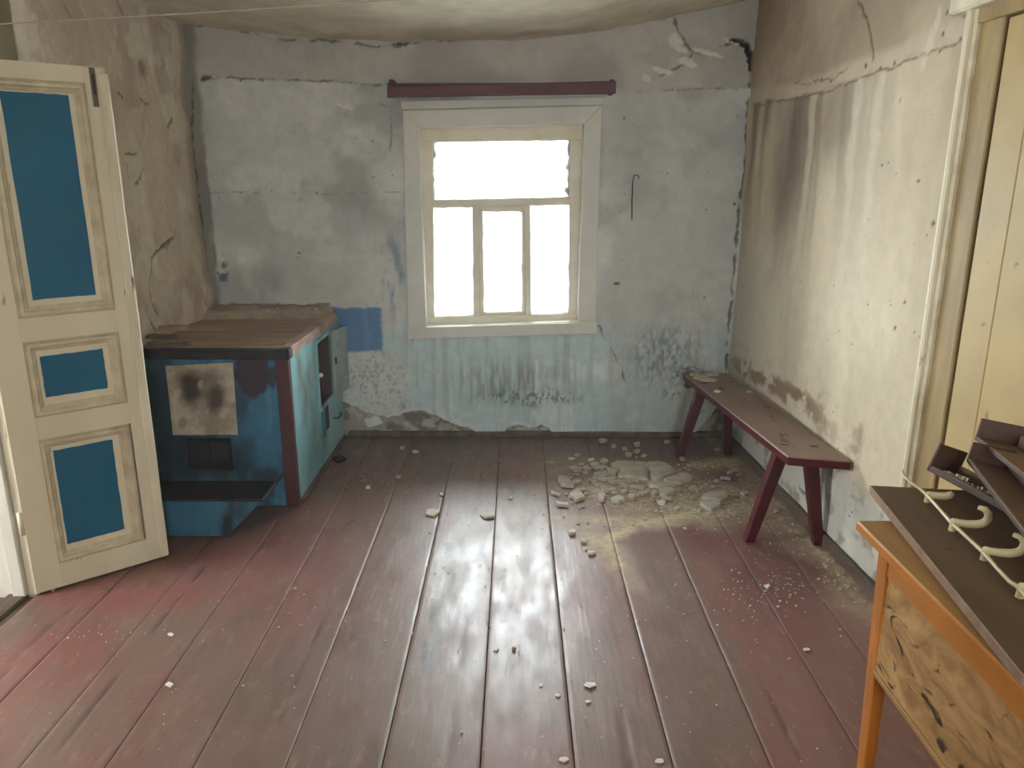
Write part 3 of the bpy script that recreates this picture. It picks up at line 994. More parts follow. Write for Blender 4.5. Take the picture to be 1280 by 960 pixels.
M['floor'] = floor_material()
floor = struct(box('floor', (LEFT - .05, -2.3, -.12), (1.75, 4.62, -.032), M['dark_void'], bevel=0), 'red-brown painted board floor')
EDGES = [-1.845, -1.579, -1.352, -1.118, -.880, -.627, -.364, -.096, .162, .431, .699, .958, 1.172, 1.43, 1.62]
rng = random.Random(5)
for k in range(len(EDGES) - 1):
    a, b = EDGES[k] + .0019, EDGES[k + 1] - .0019
    nx = 22
    Ub = np.concatenate([[a, a, a + .0006], np.linspace(a + .0006, b - .0006, nx)[1:-1], [b - .0006, b, b]])
    drop = np.concatenate([[-.03, -.0004, 0], np.zeros(nx - 2), [0, -.0004, -.03]])
    Vb = np.concatenate([np.linspace(-2.2, 1.6, 20), np.linspace(1.615, 4.56, 240)])
    ub, vb = np.meshgrid(np.arange(len(Ub)), Vb, indexing='ij')
    ui = ub.ravel()
    x = Ub[ui]
    y = vb.ravel()
    colb, dm = floor_fields(x, y)
    dz, tilt = rng.uniform(-.0012, .0012), rng.uniform(-.008, .008)
    cup = ((x - (a + b) / 2) / (b - a)) ** 2 * .004 * rng.uniform(-.3, 1)
    zf = drop[ui] + dz + tilt * (x - (a + b) / 2) * .5 + cup + (fbm(x, y, 4, 4, 541, fy=1.6) - .5) * .006 - .003
    # long shrinkage cracks down the middle of some boards
    cxk = (a + b) / 2 + rng.uniform(-.06, .06)
    dline = np.abs(x - cxk - (fbm(y, y * 0, 3, 3, 551 + k) - .5) * .03)
    on_crack = sstep(.006, .001, dline) * sstep(.46, .56, fbm(y, y * 0 + k, 1.3, 3, 561)) if k % 2 == 0 else np.zeros_like(x)
    colb = lerp(colb, rgb(58, 42, 38), on_crack * .8)
    zf = zf - on_crack * .003

    def fpos_pl(u, v, x=x, y=y, zf=zf):
        return np.stack([x, y, zf], -1)
    pl = grid_surface('floor_board', np.arange(len(Ub)), Vb, fpos_pl, colb, M['floor'], parent=floor, alpha=dm)

# ---------- baseboards
struct(rbox('baseboard_right', .02, 2.0, -.03, .01, -.004, .055, M['scrap_wood'] if False else M['threshold'], bevel=.008, jit=.002, cuts=8), 'dusty low baseboard along the right wall')
struct(box('baseboard_back', (-1.04, BACK - .022, -.004), (1.28, BACK + .02, .030), M['threshold'], bevel=.006, jit=.002, cuts=12), 'thin dusty baseboard under the window wall')

# ---------- window in the back wall
def wboard(name, quad, y0, y1, mat, parent, bevel=.003, yref=None):
    """quad: TL, TR, BR, BL in picture pixels, measured on the plane y0"""
    p = [on(q[0], q[1], 1, yref or y0) for q in quad]
    tl, tr, br, bl_ = p
    f = [(q[0], y0, q[2]) for q in (bl_, br, tr, tl)]
    bk = [(q[0], y1, q[2]) for q in (bl_, br, tr, tl)]
    return hexa(name, f + bk, mat, parent, bevel)


win = frame('window_1', (-.085, BACK, .66), 'small four-pane window with cream painted frame and wide flat casing')
yc0, yc1 = BACK - .032, BACK + .03
wboard('casing_board', [(503, 138), (752, 132), (730, 155), (524, 160)], yc0, yc1, M['casing'], win)
wboard('casing_board', [(503, 138), (524, 160), (533, 409), (510, 410)], yc0, yc1, M['casing'], win)
wboard('casing_board', [(730, 155), (752, 132), (745, 404), (722, 402)], yc0, yc1, M['casing'], win)
wboard('sill_board', [(508, 410), (747, 403), (746, 417), (509, 424)], yc0 - .012, yc1, M['casing'], win)
wboard('upper_batten', [(500, 126), (756, 121), (754, 131), (502, 137)], yc0 + .012, yc1, M['casing'], win)
I = [on(*q, 1, yc0) for q in ((524, 160), (730, 155), (722, 402), (533, 409))]
I = [(q[0], q[2]) for q in I]
O_ = [(I[0][0] - .03, I[0][1] + .03), (I[1][0] + .03, I[1][1] + .03), (I[2][0] + .03, I[2][1] - .03), (I[3][0] - .03, I[3][1] - .03)]
for a, b in ((0, 1), (1, 2), (2, 3), (3, 0)):
    f = [(I[a][0], yc0 + .004, I[a][1]), (I[b][0], yc0 + .004, I[b][1]), (O_[b][0], yc0 + .004, O_[b][1]), (O_[a][0], yc0 + .004, O_[a][1])]
    hexa('lining_board', f + [(x, BACK + .26, z) for x, _, z in f], M['sash'], win, bevel=.002)
ys0, ys1, yr = BACK + .055, BACK + .10, BACK + .055
wboard('sash_rail', [(524, 161), (731, 155), (731, 175), (524, 178)], ys0, ys1, M['sash'], win)
wboard('sash_rail', [(530, 396), (726, 392), (726, 404), (530, 409)], ys0, ys1, M['sash'], win)
wboard('sash_stile', [(526, 178), (541, 178), (543, 396), (531, 396)], ys0, ys1, M['sash'], win)
wboard('sash_stile', [(712, 175), (730, 175), (724, 392), (711, 392)], ys0, ys1, M['sash'], win)
wboard('transom', [(540, 250), (713, 246), (713, 256), (540, 260)], ys0 - .008, ys1, M['sash'], win)
wboard('mullion', [(590, 258), (598, 258), (600, 396), (592, 396)], ys0 - .004, ys1, M['sash'], win)
wboard('mullion', [(656, 256), (663, 256), (664, 394), (657, 394)], ys0 - .004, ys1, M['sash'], win)
ca = bpy.data.objects.new('casement', None)
register(ca, win, (-.05, ys0, .7))
wboard('casement_rail', [(598, 258), (656, 257), (656, 264), (598, 265)], ys0 + .012, ys1, M['sash'], ca)
wboard('casement_rail', [(600, 391), (657, 390), (657, 395), (600, 396)], ys0 + .012, ys1, M['sash'], ca)
wboard('casement_stile', [(598, 262), (603, 262), (605, 393), (600, 393)], ys0 + .012, ys1, M['sash'], ca)
wboard('casement_stile', [(652, 262), (656, 262), (657, 393), (653, 393)], ys0 + .012, ys1, M['sash'], ca)


def glass_material():
    m = bpy.data.materials.new('dusty_window_glass')
    m.use_nodes = True
    nt = m.node_tree
    N, L = nt.nodes, nt.links
    N.remove(N['Principled BSDF'])
    out = N['Material Output']
    tr = N.new('ShaderNodeBsdfTransparent')
    tr.inputs[0].default_value = (.94, .97, .97, 1)
    gl = N.new('ShaderNodeBsdfGlossy')
    gl.inputs['Roughness'].default_value = .03
    fr = N.new('ShaderNodeFresnel')
    fr.inputs[0].default_value = 1.35
    mx = N.new('ShaderNodeMixShader')
    L.new(fr.outputs[0], mx.inputs[0])
    L.new(tr.outputs[0], mx.inputs[1])
    L.new(gl.outputs[0], mx.inputs[2])
    # dust film, thicker near the putty
    tl = N.new('ShaderNodeBsdfTranslucent')
    tl.inputs[0].default_value = (.010, .0098, .009, 1)
    df = N.new('ShaderNodeBsdfDiffuse')
    df.inputs[0].default_value = (*rgb(196, 190, 172), 1)
    md = N.new('ShaderNodeMixShader')
    L.new(tl.outputs[0], md.inputs[1])
    L.new(df.outputs[0], md.inputs[2])
    tc = N.new('ShaderNodeTexCoord')
    sx = N.new('ShaderNodeSeparateXYZ')
    L.new(tc.outputs['Generated'], sx.inputs[0])

    def mth(op, a, b=None):
        q = N.new('ShaderNodeMath')
        q.operation = op
        for i, w in enumerate((a, b)):
            if w is None:
                continue
            if isinstance(w, (int, float)):
                q.inputs[i].default_value = w
            else:
                L.new(w, q.inputs[i])
        return q.outputs[0]
    ex = mth('MULTIPLY', mth('ABSOLUTE', mth('SUBTRACT', sx.outputs[0], .5)), 2.0)
    ez = mth('MULTIPLY', mth('ABSOLUTE', mth('SUBTRACT', sx.outputs[2], .5)), 2.0)
    e = mth('MAXIMUM', ex, ez)
    n = N.new('ShaderNodeTexNoise')
    n.inputs['Scale'].default_value = 9
    n.inputs['Detail'].default_value = 6
    L.new(tc.outputs['Object'], n.inputs['Vector'])
    e2 = mth('ADD', e, mth('MULTIPLY', mth('SUBTRACT', n.outputs[0], .5), .34))
    mr = N.new('ShaderNodeMapRange')
    mr.inputs[1].default_value, mr.inputs[2].default_value = .78, .99
    mr.inputs[3].default_value, mr.inputs[4].default_value = .03, .97
    L.new(e2, mr.inputs[0])
    m2 = N.new('ShaderNodeMixShader')
    L.new(mr.outputs[0], m2.inputs[0])
    L.new(mx.outputs[0], m2.inputs[1])
    L.new(md.outputs[0], m2.inputs[2])
    L.new(m2.outputs[0], out.inputs['Surface'])
    return m


M['glass'] = glass_material()
for q, par in (([(539, 176), (714, 173), (714, 249), (539, 253)], win), ([(539, 257), (592, 256), (593, 398), (541, 399)], win), ([(661, 254), (714, 252), (712, 394), (662, 396)], win),
               ([(602, 262), (653, 261), (654, 393), (604, 394)], ca)):
    wboard('pane', q, ys0 + .022, ys0 + .026, M['glass'], par, bevel=0, yref=yr)

# ---------- added haze volume imitating the lens glow around the window
hz = bpy.data.materials.new('lens_glow_volume')
hz.use_nodes = True
hn = hz.node_tree
hn.nodes.remove(hn.nodes['Principled BSDF'])
vs_ = hn.nodes.new('ShaderNodeVolumeScatter')
vs_.inputs['Density'].default_value = HAZE
vs_.inputs['Anisotropy'].default_value = .55
hn.links.new(vs_.outputs[0], hn.nodes['Material Output'].inputs['Volume'])
haze = struct(box('lens_glow_haze', (LEFT + .03, -1.9, .01), (1.27, 4.50, 2.24), hz, bevel=0), 'faint dusty haze in the air of the room')

# ---------- left doorway: lining, casing board, threshold, open door leaf
tr1 = frame('trim_1', (LEFT, DOOR_Y1, 0), 'white painted doorway lining with worn edge')
box('lining_board', (LEFT - .32, DOOR_Y1, -.02), (LEFT - .02, DOOR_Y1 + .035, 1.985), M['white_paint'], tr1, bevel=.004)
box('lining_board', (LEFT - .32, DOOR_Y0 - .035, -.02), (LEFT + .005, DOOR_Y0, 1.985), M['white_paint'], tr1, bevel=.004)
box('lining_board', (LEFT - .32, DOOR_Y0, 1.95), (LEFT - .005, DOOR_Y1, 1.985), M['white_paint'], tr1, bevel=.004)
box('door_stop_or_light_block', (LEFT - .105, DOOR_Y1 - .022, 0), (LEFT - .055, DOOR_Y1, 1.95), M['white_paint'], tr1, bevel=.004)
box('hinge_board', (LEFT - .05, DOOR_Y1 - .008, 0), (LEFT - .022, DOOR_Y1 + .05, 1.95), M['cream_worn'], tr1, bevel=.004)
box('casing_board', (LEFT - .05, DOOR_Y1 + .036, 0), (LEFT - .003, 3.02, 2.42), M['greenboard'], tr1, bevel=.004)
box('threshold', (LEFT - .32, DOOR_Y0, -.05), (LEFT - .03, DOOR_Y1, -.012), M['threshold'], tr1, bevel=.008, jit=.004, cuts=4)
box('threshold', (LEFT - .135, DOOR_Y0, -.05), (LEFT - .055, DOOR_Y1 - .001, .004), M['threshold'], tr1, bevel=.006, jit=.002, cuts=5)

HG = np.array([-1.84, 2.632, 0.0])
UD = np.array([-1.479, 2.943, 0.0]) - HG
UD /= np.linalg.norm(UD)
T_D = Matrix(((UD[0], -UD[1], 0, HG[0]), (UD[1], UD[0], 0, HG[1]), (0, 0, 1, .006), (0, 0, 0, 1)))
door = frame('door_1', HG, 'open cream door leaf with three blue panels')
DW, DH, DT = .476, 1.925, .042
RO = [(.095, .412, 1.060, 1.868), (.093, .410, .690, .972), (.088, .404, .100, .603)]      # moulding outer rectangles u0, u1, z0, z1
RB = [(.150, .356, 1.120, 1.826), (.141, .352, .757, .912), (.134, .340, .163, .548)]      # blue fields


def ring(name, r, prof, mat, parent):
    bm = bmesh.new()
    loops = []
    for ins, y in prof:
        u0, u1, z0, z1 = r[0] + ins, r[1] - ins, r[2] + ins, r[3] - ins
        loops.append([bm.verts.new(p) for p in ((u0, y, z0), (u1, y, z0), (u1, y, z1), (u0, y, z1))])
    for a, b in zip(loops[:-1], loops[1:]):
        for k in range(4):
            bm.faces.new((a[k], a[(k + 1) % 4], b[(k + 1) % 4], b[k]))
    return from_bm(name, bm, mat, parent, T_D)


box('hinge_stile', (0, 0, 0), (RO[0][0], DT, DH), M['cream'], door, T=T_D)
box('lock_stile', (RO[0][1], 0, 0), (DW, DT, DH), M['cream'], door, T=T_D)
for z0, z1 in ((0, RO[2][2]), (RO[2][3], RO[1][2]), (RO[1][3], RO[0][2]), (RO[0][3], DH)):
    box('rail', (RO[0][0] - .008, .0012, z0), (RO[0][1] + .008, DT - .0012, z1), M['cream'], door, T=T_D, bevel=.001)
for r, b in zip(RO, RB):
    ring('moulding', r, [(-.002, .001), (.002, .008), (.006, .008), (.010, -.008), (.020, -.008), (.026, .004), (.029, .004), (.038, .0148), (.041, .016)], M['groove'], door)
    pn = box('panel', (r[0] - .005, .015, r[2] - .005), (r[1] + .005, .030, r[3] + .005), M['cream'], door, T=T_D)
    # painted field, edges brushed a little unevenly
    bm = bmesh.new()
    rr = random.Random(int(r[2] * 1000))
    loop = []
    for (ua, za), (ub_, zb) in (((b[0], b[2]), (b[1], b[2])), ((b[1], b[2]), (b[1], b[3])), ((b[1], b[3]), (b[0], b[3])), ((b[0], b[3]), (b[0], b[2]))):
        n_ = 10
        for i in range(n_):
            t = i / n_
            w = .0012 if i else .002
            loop.append((ua + (ub_ - ua) * t + rr.uniform(-w, w), za + (zb - za) * t + rr.uniform(-w, w)))
    f0 = [bm.verts.new((u_, .0135, z_)) for u_, z_ in loop]
    f1 = [bm.verts.new((u_, .0155, z_)) for u_, z_ in loop]
    bm.faces.new(f0)
    for i in range(len(loop)):
        j = (i + 1) % len(loop)
        bm.faces.new((f0[i], f0[j], f1[j], f1[i]))
    from_bm('blue_field', bm, M['door_blue'], pn, T_D)['label'] = 'blue painted panel field'
box('meeting_strip', (DW - .022, -.012, .004), (DW + .014, 0, 1.905), M['cream_worn'], door, T=T_D, bevel=.005, jit=.0012, cuts=14)
box('meeting_strip', (DW, 0, 0), (DW + .006, DT, DH), M['cream_worn'], door, T=T_D, bevel=.001)
bolt = box('flush_bolt', (DW - .046, -.003, 1.79), (DW - .027, .001, 1.922), M['steel'], door, T=T_D, bevel=.001)
box('bolt_slider', (DW - .040, -.007, 1.83), (DW - .033, -.003, 1.90), M['rust'], bolt, T=T_D, bevel=.001)
for z in (.25, 1.62):
    tube('hinge', [(-.006, .004, z), (-.006, .004, z + .09)], .009, M['cream_worn'], door, T=T_D)

# ---------- right-hand door and its frame
tr2 = frame('trim_2', (right_x(2.5), 2.5, 0), 'ridged cream casing of the right-hand door')
rbox('casing_moulding', 1.985, 2.012, -.022, .06, 0, 2.06, M['cream_worn'], tr2, bevel=.006)
rbox('casing_moulding', 2.012, 2.026, -.034, .06, 0, 2.06, M['greenboard'], tr2, bevel=.005)
rbox('casing_moulding', 2.026, 2.044, -.046, .06, 0, 2.06, M['cream'], tr2, bevel=.006)
rbox('casing_moulding', 2.044, 2.062, -.032, .06, 0, 2.06, M['groove'], tr2, bevel=.006)
rbox('jamb_board', 2.062, 2.168, -.016, .12, 0, 2.02, M['jamb_dark'], tr2, bevel=.004)
rbox('head_board', 1.96, 3.12, -.060, .10, 2.03, 2.13, M['cream_worn'], tr2, bevel=.008, jit=.002, cuts=6)
rbox('head_board', 2.06, 3.02, -.028, .12, 1.99, 2.035, M['jamb_dark'], tr2, bevel=.004)
rbox('jamb_board', 3.02, 3.12, -.016, .12, 0, 2.02, M['jamb_dark'], tr2, bevel=.004)
dr2 = frame('door_2', (right_x(2.0), 2.0, 0), 'yellowed flat closed door')
rbox('door_stop_or_light_block', 2.14, 3.05, .045, .09, 0, 2.03, M['dark_void'], tr2, bevel=0)  # added unseen backing, blocks daylight leaking through the gap beside the door
rbox('door_board', 2.182, 2.318, -.010, .035, .01, 1.985, M['yellow'], dr2, bevel=.003)
rbox('door_board', 2.320, 2.74, -.010, .035, .01, 1.985, M['yellow'], dr2, bevel=.003)
rbox('door_board', 2.742, 3.012, -.010, .035, .01, 1.985, M['yellow'], dr2, bevel=.003)

# ================================================================== THINGS
# ---------- board above the window
pb = wboard('curtain_board', [(484, 108), (770, 101), (770, 117), (484, 122)], BACK - .115, BACK - .095, M['pelmet_red'], None, bevel=.003, yref=BACK - .115)
bpw = WL[pb.name]
cr = thing('curtain_pelmet', (-.085, BACK - .06, 1.97), 'long greyish maroon wooden curtain board fixed above the window', 'curtain pelmet')
pb.parent = cr
pb.location = bpw - WL[cr.name]
pb.name = 'face_board'
for px in (489, 765):
    p = on(px, 110, 1, BACK - .1)
    box('bracket', (p[0] - .012, BACK - .095, p[2] - .03), (p[0] + .012, BACK + .01, p[2] + .045), M['pelmet_red'], cr, bevel=.003)
p = on(627, 110, 1, BACK - .1)
box('top_board', (-.70, BACK - .095, p[2] + .014), (.54, BACK + .008, p[2] + .026), M['pelmet_red'], cr, bevel=.002)

# ---------- bent wire hook on the back wall
pts = [on(x_, y_, 1, BACK - .024) for x_, y_ in ((790, 274), (790, 250), (791, 225), (793, 219), (797, 219), (799, 223))]
tag(tube('wall_wire', pts, .003, M['rust'], seg=6), 'thin bent dark wire hooked on the back wall right of the window', 'wire')

# ---------- stove
SX0, SX1, SY0, SY1 = -1.80, -1.062, 3.485, 4.53
ST = thing('stove', ((SX0 + SX1) / 2, (SY0 + SY1) / 2, 0), 'old low blue painted masonry stove with soot and wooden top boards', 'stove')
# body with a niche in its right face
NY0, NY1, NZ0, NZ1, ND = 3.975, 4.27, .345, .70, .22
bm = bmesh.new()
ys, zs = [SY0, NY0, NY1, SY1], [0, NZ0, NZ1, .742]
g = {(i, j): bm.verts.new((SX1, ys[i], zs[j])) for i in range(4) for j in range(4)}
for i in range(3):
    for j in range(3):
        if (i, j) != (1, 1):
            f = bm.faces.new((g[i, j], g[i + 1, j], g[i + 1, j + 1], g[i, j + 1]))
            f.material_index = 1
q = [g[1, 1], g[2, 1], g[2, 2], g[1, 2]]
q2 = [bm.verts.new((v.co.x - ND, v.co.y, v.co.z)) for v in q]
for k in range(4):
    f = bm.faces.new((q[k], q[(k + 1) % 4], q2[(k + 1) % 4], q2[k]))
    f.material_index = 2
bm.faces.new(q2).material_index = 2
L4 = [bm.verts.new((SX0, y_, z_)) for y_, z_ in ((SY0, 0), (SY1, 0), (SY1, .742), (SY0, .742))]
bm.faces.new(L4)
bm.faces.new([L4[0], L4[3]] + [g[0, j] for j in (3, 2, 1, 0)])
bm.faces.new([L4[1], L4[2]] + [g[3, j] for j in (3, 2, 1, 0)])
bm.faces.new([L4[2], L4[3]] + [g[i, 3] for i in range(4)])
bm.faces.new([L4[0], L4[1]] + [g[i, 0] for i in (3, 2, 1, 0)])
from_bm('body', bm, [M['stove_blue'], M['stove_teal'], M['brown_red']], ST)
# front face: painted sheet with burnt patches and the door's shade painted in
U = np.linspace(SX0, -1.112, 110)
V = np.linspace(.0, .742, 120)
uu, vv = [a.ravel() for a in np.meshgrid(U, V, indexing='ij')]
jx = uu + (fbm(uu, vv, 20, 3, 601) - .5) * .05
jz = vv + (fbm(uu, vv, 20, 3, 605) - .5) * .05
col = np.tile(np.array(rgb(66, 130, 166)), (len(uu), 1))
col = lerp(col, rgb(48, 92, 116), sstep(.42, .62, fbm(uu, vv, 6, 4, 611)) * .8)
col = lerp(col, rgb(106, 164, 190), sstep(.52, .66, fbm(uu, vv, 24, 4, 615, fy=7)) * .5)
SFP = lambda px, py: (lambda p: (p[0], p[2]))(on(px, py, 1, SY0 - .006))
cx, cz = SFP(314, 462)
col = lerp(col, rgb(72, 40, 40), sstep(1.0, .8, ell(jx, jz, cx, cz, .09, .15)) * .9)
cx, cz = SFP(340, 470)
col = lerp(col, rgb(58, 38, 40), sstep(1.0, .7, ell(jx, jz, cx, cz, .03, .06)) * .8)
cx, cz = SFP(300, 500)
col = lerp(col, rgb(60, 50, 50), sstep(1.1, .4, ell(jx, jz, cx, cz, .06, .14)) * .6)
cx, cz = SFP(255, 570)
col = lerp(col, rgb(44, 44, 46), sstep(1.2, .5, ell(jx, jz, cx, cz, .24, .14)) * .85)
cx, cz = SFP(202, 520)
col = lerp(col, rgb(30, 40, 48), sstep(1.2, .4, ell(jx, jz, cx, cz, .16, .42)) * .85)  # shadow of the open door painted dark on the left side
col = lerp(col, rgb(60, 58, 58), sstep(.24, .17, jz) * sstep(.46, .6, fbm(uu, vv, 14, 4, 621)) * .6)
dsp = (fbm(uu, vv, 8, 4, 631) - .5) * .006
M['stove_front'] = material('sooty_shaded_blue_front', (1, 1, 1), .5, attr=True, var=rgb(40, 60, 72), vscale=14, vamt=.3, bump=.35, bscale=40)
grid_surface('front_plate', U, V, lambda u, v: np.stack([u, SY0 - .006 - dsp, v], -1), col, M['stove_front'], parent=ST)
# burnt tin sheet
tq = [on(*p, 1, SY0 - .016) for p in ((207, 457), (291, 453), (298, 543), (217, 543))]
n_ = 48
U = np.linspace(0, 1, n_)
uu, vv = [a.ravel() for a in np.meshgrid(U, U, indexing='ij')]
tl, tr_, br, bl_ = tq
jx = uu + (fbm(uu, vv, 6, 3, 641) - .5) * .12
jz = vv + (fbm(uu, vv, 6, 3, 645) - .5) * .12
col = np.tile(np.array(rgb(208, 197, 176)), (len(uu), 1))
col = lerp(col, rgb(164, 150, 130), sstep(.42, .62, fbm(uu, vv, 5, 4, 651)) * .8)
col = lerp(col, rgb(58, 44, 38), sstep(1.15, .3, ell(jx, jz, .36, .66, .24, .34)) * .95)
col = lerp(col, rgb(66, 52, 46), sstep(1.15, .3, ell(jx, jz, .70, .52, .24, .26)) * .9)
col = lerp(col, rgb(84, 70, 60), sstep(1.2, .1, ell(jx, jz, .62, .80, .28, .18)) * .75)
col = lerp(col, rgb(178, 164, 140), sstep(1.0, .6, ell(jx, jz, .50, .72, .05, .10)) * .9)
col = lerp(col, rgb(170, 156, 134), sstep(1.0, .6, ell(jx, jz, .50, .40, .05, .12)) * .7)


def fpos_tin(u, v):
    p = (bl_[None, :] * (1 - u)[:, None] + br[None, :] * u[:, None]) * (1 - v)[:, None] + (tl[None, :] * (1 - u)[:, None] + tr_[None, :] * u[:, None]) * v[:, None]
    p[:, 1] -= .006 * (1 - v) ** 2 + .004 * np.sin(u * 5) * .5 + .004
    return p


M['tin'] = material('burnt_tin', (1, 1, 1), .55, attr=True, var=rgb(96, 84, 70), vscale=18, vamt=.35, bump=.2)
tin = grid_surface('tin_sheet', U, U, fpos_tin, col, M['tin'], parent=ST)
sol = tin.modifiers.new('thickness', 'SOLIDIFY')
sol.thickness = .0015
tin['label'] = 'burnt tin sheet on the stove front'
# firebox door below the sheet
a0 = on(231, 549, 1, SY0 - .02)
a1 = on(291, 588, 1, SY0 - .02)
fd = box('firebox_door', (a0[0], SY0 - .022, a1[2]), (a1[0], SY0 - .004, a0[2]), M['soot'], ST, bevel=.003)
mid = a0[0] + (a1[0] - a0[0]) * .55
box('door_plate', (a0[0] + .008, SY0 - .028, a1[2] + .01), (mid - .002, SY0 - .020, a0[2] - .01), M['soot'], fd, bevel=.002)
box('door_plate', (mid + .002, SY0 - .028, a1[2] + .01), (a1[0] - .008, SY0 - .020, a0[2] - .01), M['soot'], fd, bevel=.002)
tube('latch', [(a1[0] - .02, SY0 - .03, a1[2] + .05), (a1[0] - .02, SY0 - .04, a1[2] + .055), (a1[0] - .045, SY0 - .04, a1[2] + .06)], .005, M['rust'], fd)
# corner post, rims, top
box('corner_post', (-1.118, SY0 - .022, 0), (-1.056, SY0 + .02, .742), M['post_red'], ST, bevel=.004, jit=.0015, cuts=6)
box('front_rim', (SX0, SY0 - .034, .738), (-1.044, SY0 + .02, .784), M['soot'], ST, bevel=.005, jit=.0012, cuts=8)
box('side_rim', (-1.098, SY0 + .02, .740), (-1.044, 4.44, .788), M['rim_wood'], ST, bevel=.006, jit=.002, cuts=8)
yb = [3.506, 3.63, 3.80, 3.99, 4.19, 4.34]
for i in range(5):
    box('top_board', (SX0 + .005, yb[i] + .003, .744), (-1.099, yb[i + 1] - .004, .769 + (.004, .010, .002, .008, .004)[i]), M['old_wood'], ST, bevel=.005, jit=.003, seed=i, cuts=7)
# clay ledge at the back
U = np.linspace(SX0 - .01, -1.07, 90)
V = np.linspace(0, 1, 30)
uu, vv = [a.ravel() for a in np.meshgrid(U, V, indexing='ij')]


def fpos_ledge(u, v):
    ang = v * math.pi * .5
    y = 4.30 + .26 * (v ** 1.3) + (fbm(u, v, 9, 3, 661) - .5) * .03
    z = .735 + .085 * np.sin(np.clip(v * 2.2, 0, 1) * math.pi * .5) + (fbm(u, v, 14, 4, 665) - .5) * .03 - .012 * sstep(-1.2, -1.08, u)
    return np.stack([u, y, z], -1)


grid_surface('clay_ledge', U, V, fpos_ledge, None, M['clay'], parent=ST)
lr = random.Random(9)
for px, py, w in ((335, 392, .09), (366, 394, .05), (382, 393, .10), (402, 392, .07)):
    p = on(px, py, 2, .81)
    poly = [(p[0] + w * .5 * math.cos(a) * lr.uniform(.7, 1.1), 4.40 + w * .45 * math.sin(a) * lr.uniform(.7, 1.1)) for a in [k * math.pi / 3.5 for k in range(7)]]
    from_bm('clay_lump', slab_bm(poly, .795, .035, int(px), .8), M['flake'] if px == 382 else M['clay'], ST)
# niche frame and its open door
for lo, hi in (((SX1 - .002, NY0 - .03, NZ0 - .02), (SX1 + .014, NY0, NZ1 + .02)), ((SX1 - .002, NY0, NZ1), (SX1 + .014, NY1 + .01, NZ1 + .02)), ((SX1 - .002, NY0, NZ0 - .02), (SX1 + .014, NY1 + .01, NZ0))):
    box('niche_frame', lo, hi, M['stove_teal'], ST, bevel=.003)
T_N = Matrix.Translation((SX1 + .008, NY1 + .005, 0)) @ Matrix.Rotation(math.radians(-9), 4, 'Z')
M['pale_teal'] = material('pale_worn_teal', rgb(176, 190, 184), .6, var=rgb(130, 150, 150), vscale=8, stretch=(1, 1, .3), vamt=.8, bump=.3)
nd = box('niche_door', (0, 0, NZ0 - .02), (.018, .21, NZ1 + .005), M['pale_teal'], ST, bevel=.003, T=T_N)
box('door_batten', (.018, .03, NZ0 + .05), (.026, .18, NZ0 + .08), M['pale_teal'], nd, bevel=.002, T=T_N)
box('door_batten', (.018, .03, NZ1 - .09), (.026, .18, NZ1 - .06), M['pale_teal'], nd, bevel=.002, T=T_N)
box('latch', (.018, .004, .52), (.026, .022, .56), M['rust'], nd, bevel=.002, T=T_N)
p = on(396, 469, 0, SX1 + .02)
bm = bmesh.new()
bmesh.ops.create_uvsphere(bm, u_segments=10, v_segments=6, radius=.013)
from_bm('knob', bm, M['shard_white'], ST, Matrix.Translation((SX1 + .024, NY0 - .014, .535)), smooth=True)
# damper slot below the niche
sl = box('ash_slot', (SX1 - .002, 4.035, .185), (SX1 + .006, 4.15, .330), M['soot'], ST, bevel=.001)
box('slot_edge', (SX1, 4.010, .175), (SX1 + .016, 4.036, .338), M['stove_blue'], sl, bevel=.003)
tube('handle', [(SX1, 4.27, .20), (SX1 + .03, 4.275, .20), (SX1 + .035, 4.31, .205), (SX1 + .03, 4.335, .21)], .008, M['steel'], ST)
# skirting strip at the right foot
box('foot_strip', (SX1, SY0 + .03, 0), (SX1 + .018, 4.50, .022), M['threshold'], ST, bevel=.005, jit=.002, cuts=6)
# flared iron tray hanging on the front
tz, tb = .167, .006
xo, xi, yf, yfb = -1.122, -1.285, 3.16, 3.135
xl = -1.80
th = .006
hp = bmesh.new()
def pane4(bm_, a, b, c, d, t):
    """thin plate: quad a b c d offset by vector t"""
    v = [bm_.verts.new(p) for p in (a, b, c, d)]
    w = [bm_.verts.new(tuple(np.array(p) + np.array(t))) for p in (a, b, c, d)]
    bm_.faces.new(v)
    bm_.faces.new(w[::-1])
    for k in range(4):
        bm_.faces.new((v[k], v[(k + 1) % 4], w[(k + 1) % 4], w[k]))
bm = bmesh.new()
pane4(bm, (xl, yf, tz), (xo, yf, tz), (xi, yfb, tb), (xl, yfb, tb), (0, th, 0))
tray = from_bm('ash_tray', bm, M['stove_blue'], ST)
bm = bmesh.new()
pane4(bm, (xo, SY0 - .012, tz), (xo, yf, tz), (xi, yfb, tb), (xi, SY0 - .012, tb), (-th, 0, 0))
from_bm('tray_side', bm, M['stove_blue'], tray)
bm = bmesh.new()
pane4(bm, (xl, SY0 - .012, tz - .035), (xo - .036, SY0 - .012, tz - .035), (xo - .036, yf + th, tz - .035), (xl, yf + th, tz - .035), (0, 0, -.004))
from_bm('tray_floor', bm, M['soot'], tray)  # black colour stands in for the shade inside the tray
box('tray_rim', (xl, yf - .003, tz - .006), (xo + .002, yf + th + .002, tz + .004), M['soot'], tray, bevel=.002)
box('tray_rim', (xo - th, yf, tz - .006), (xo + .003, SY0 - .02, tz + .004), M['soot'], tray, bevel=.002)

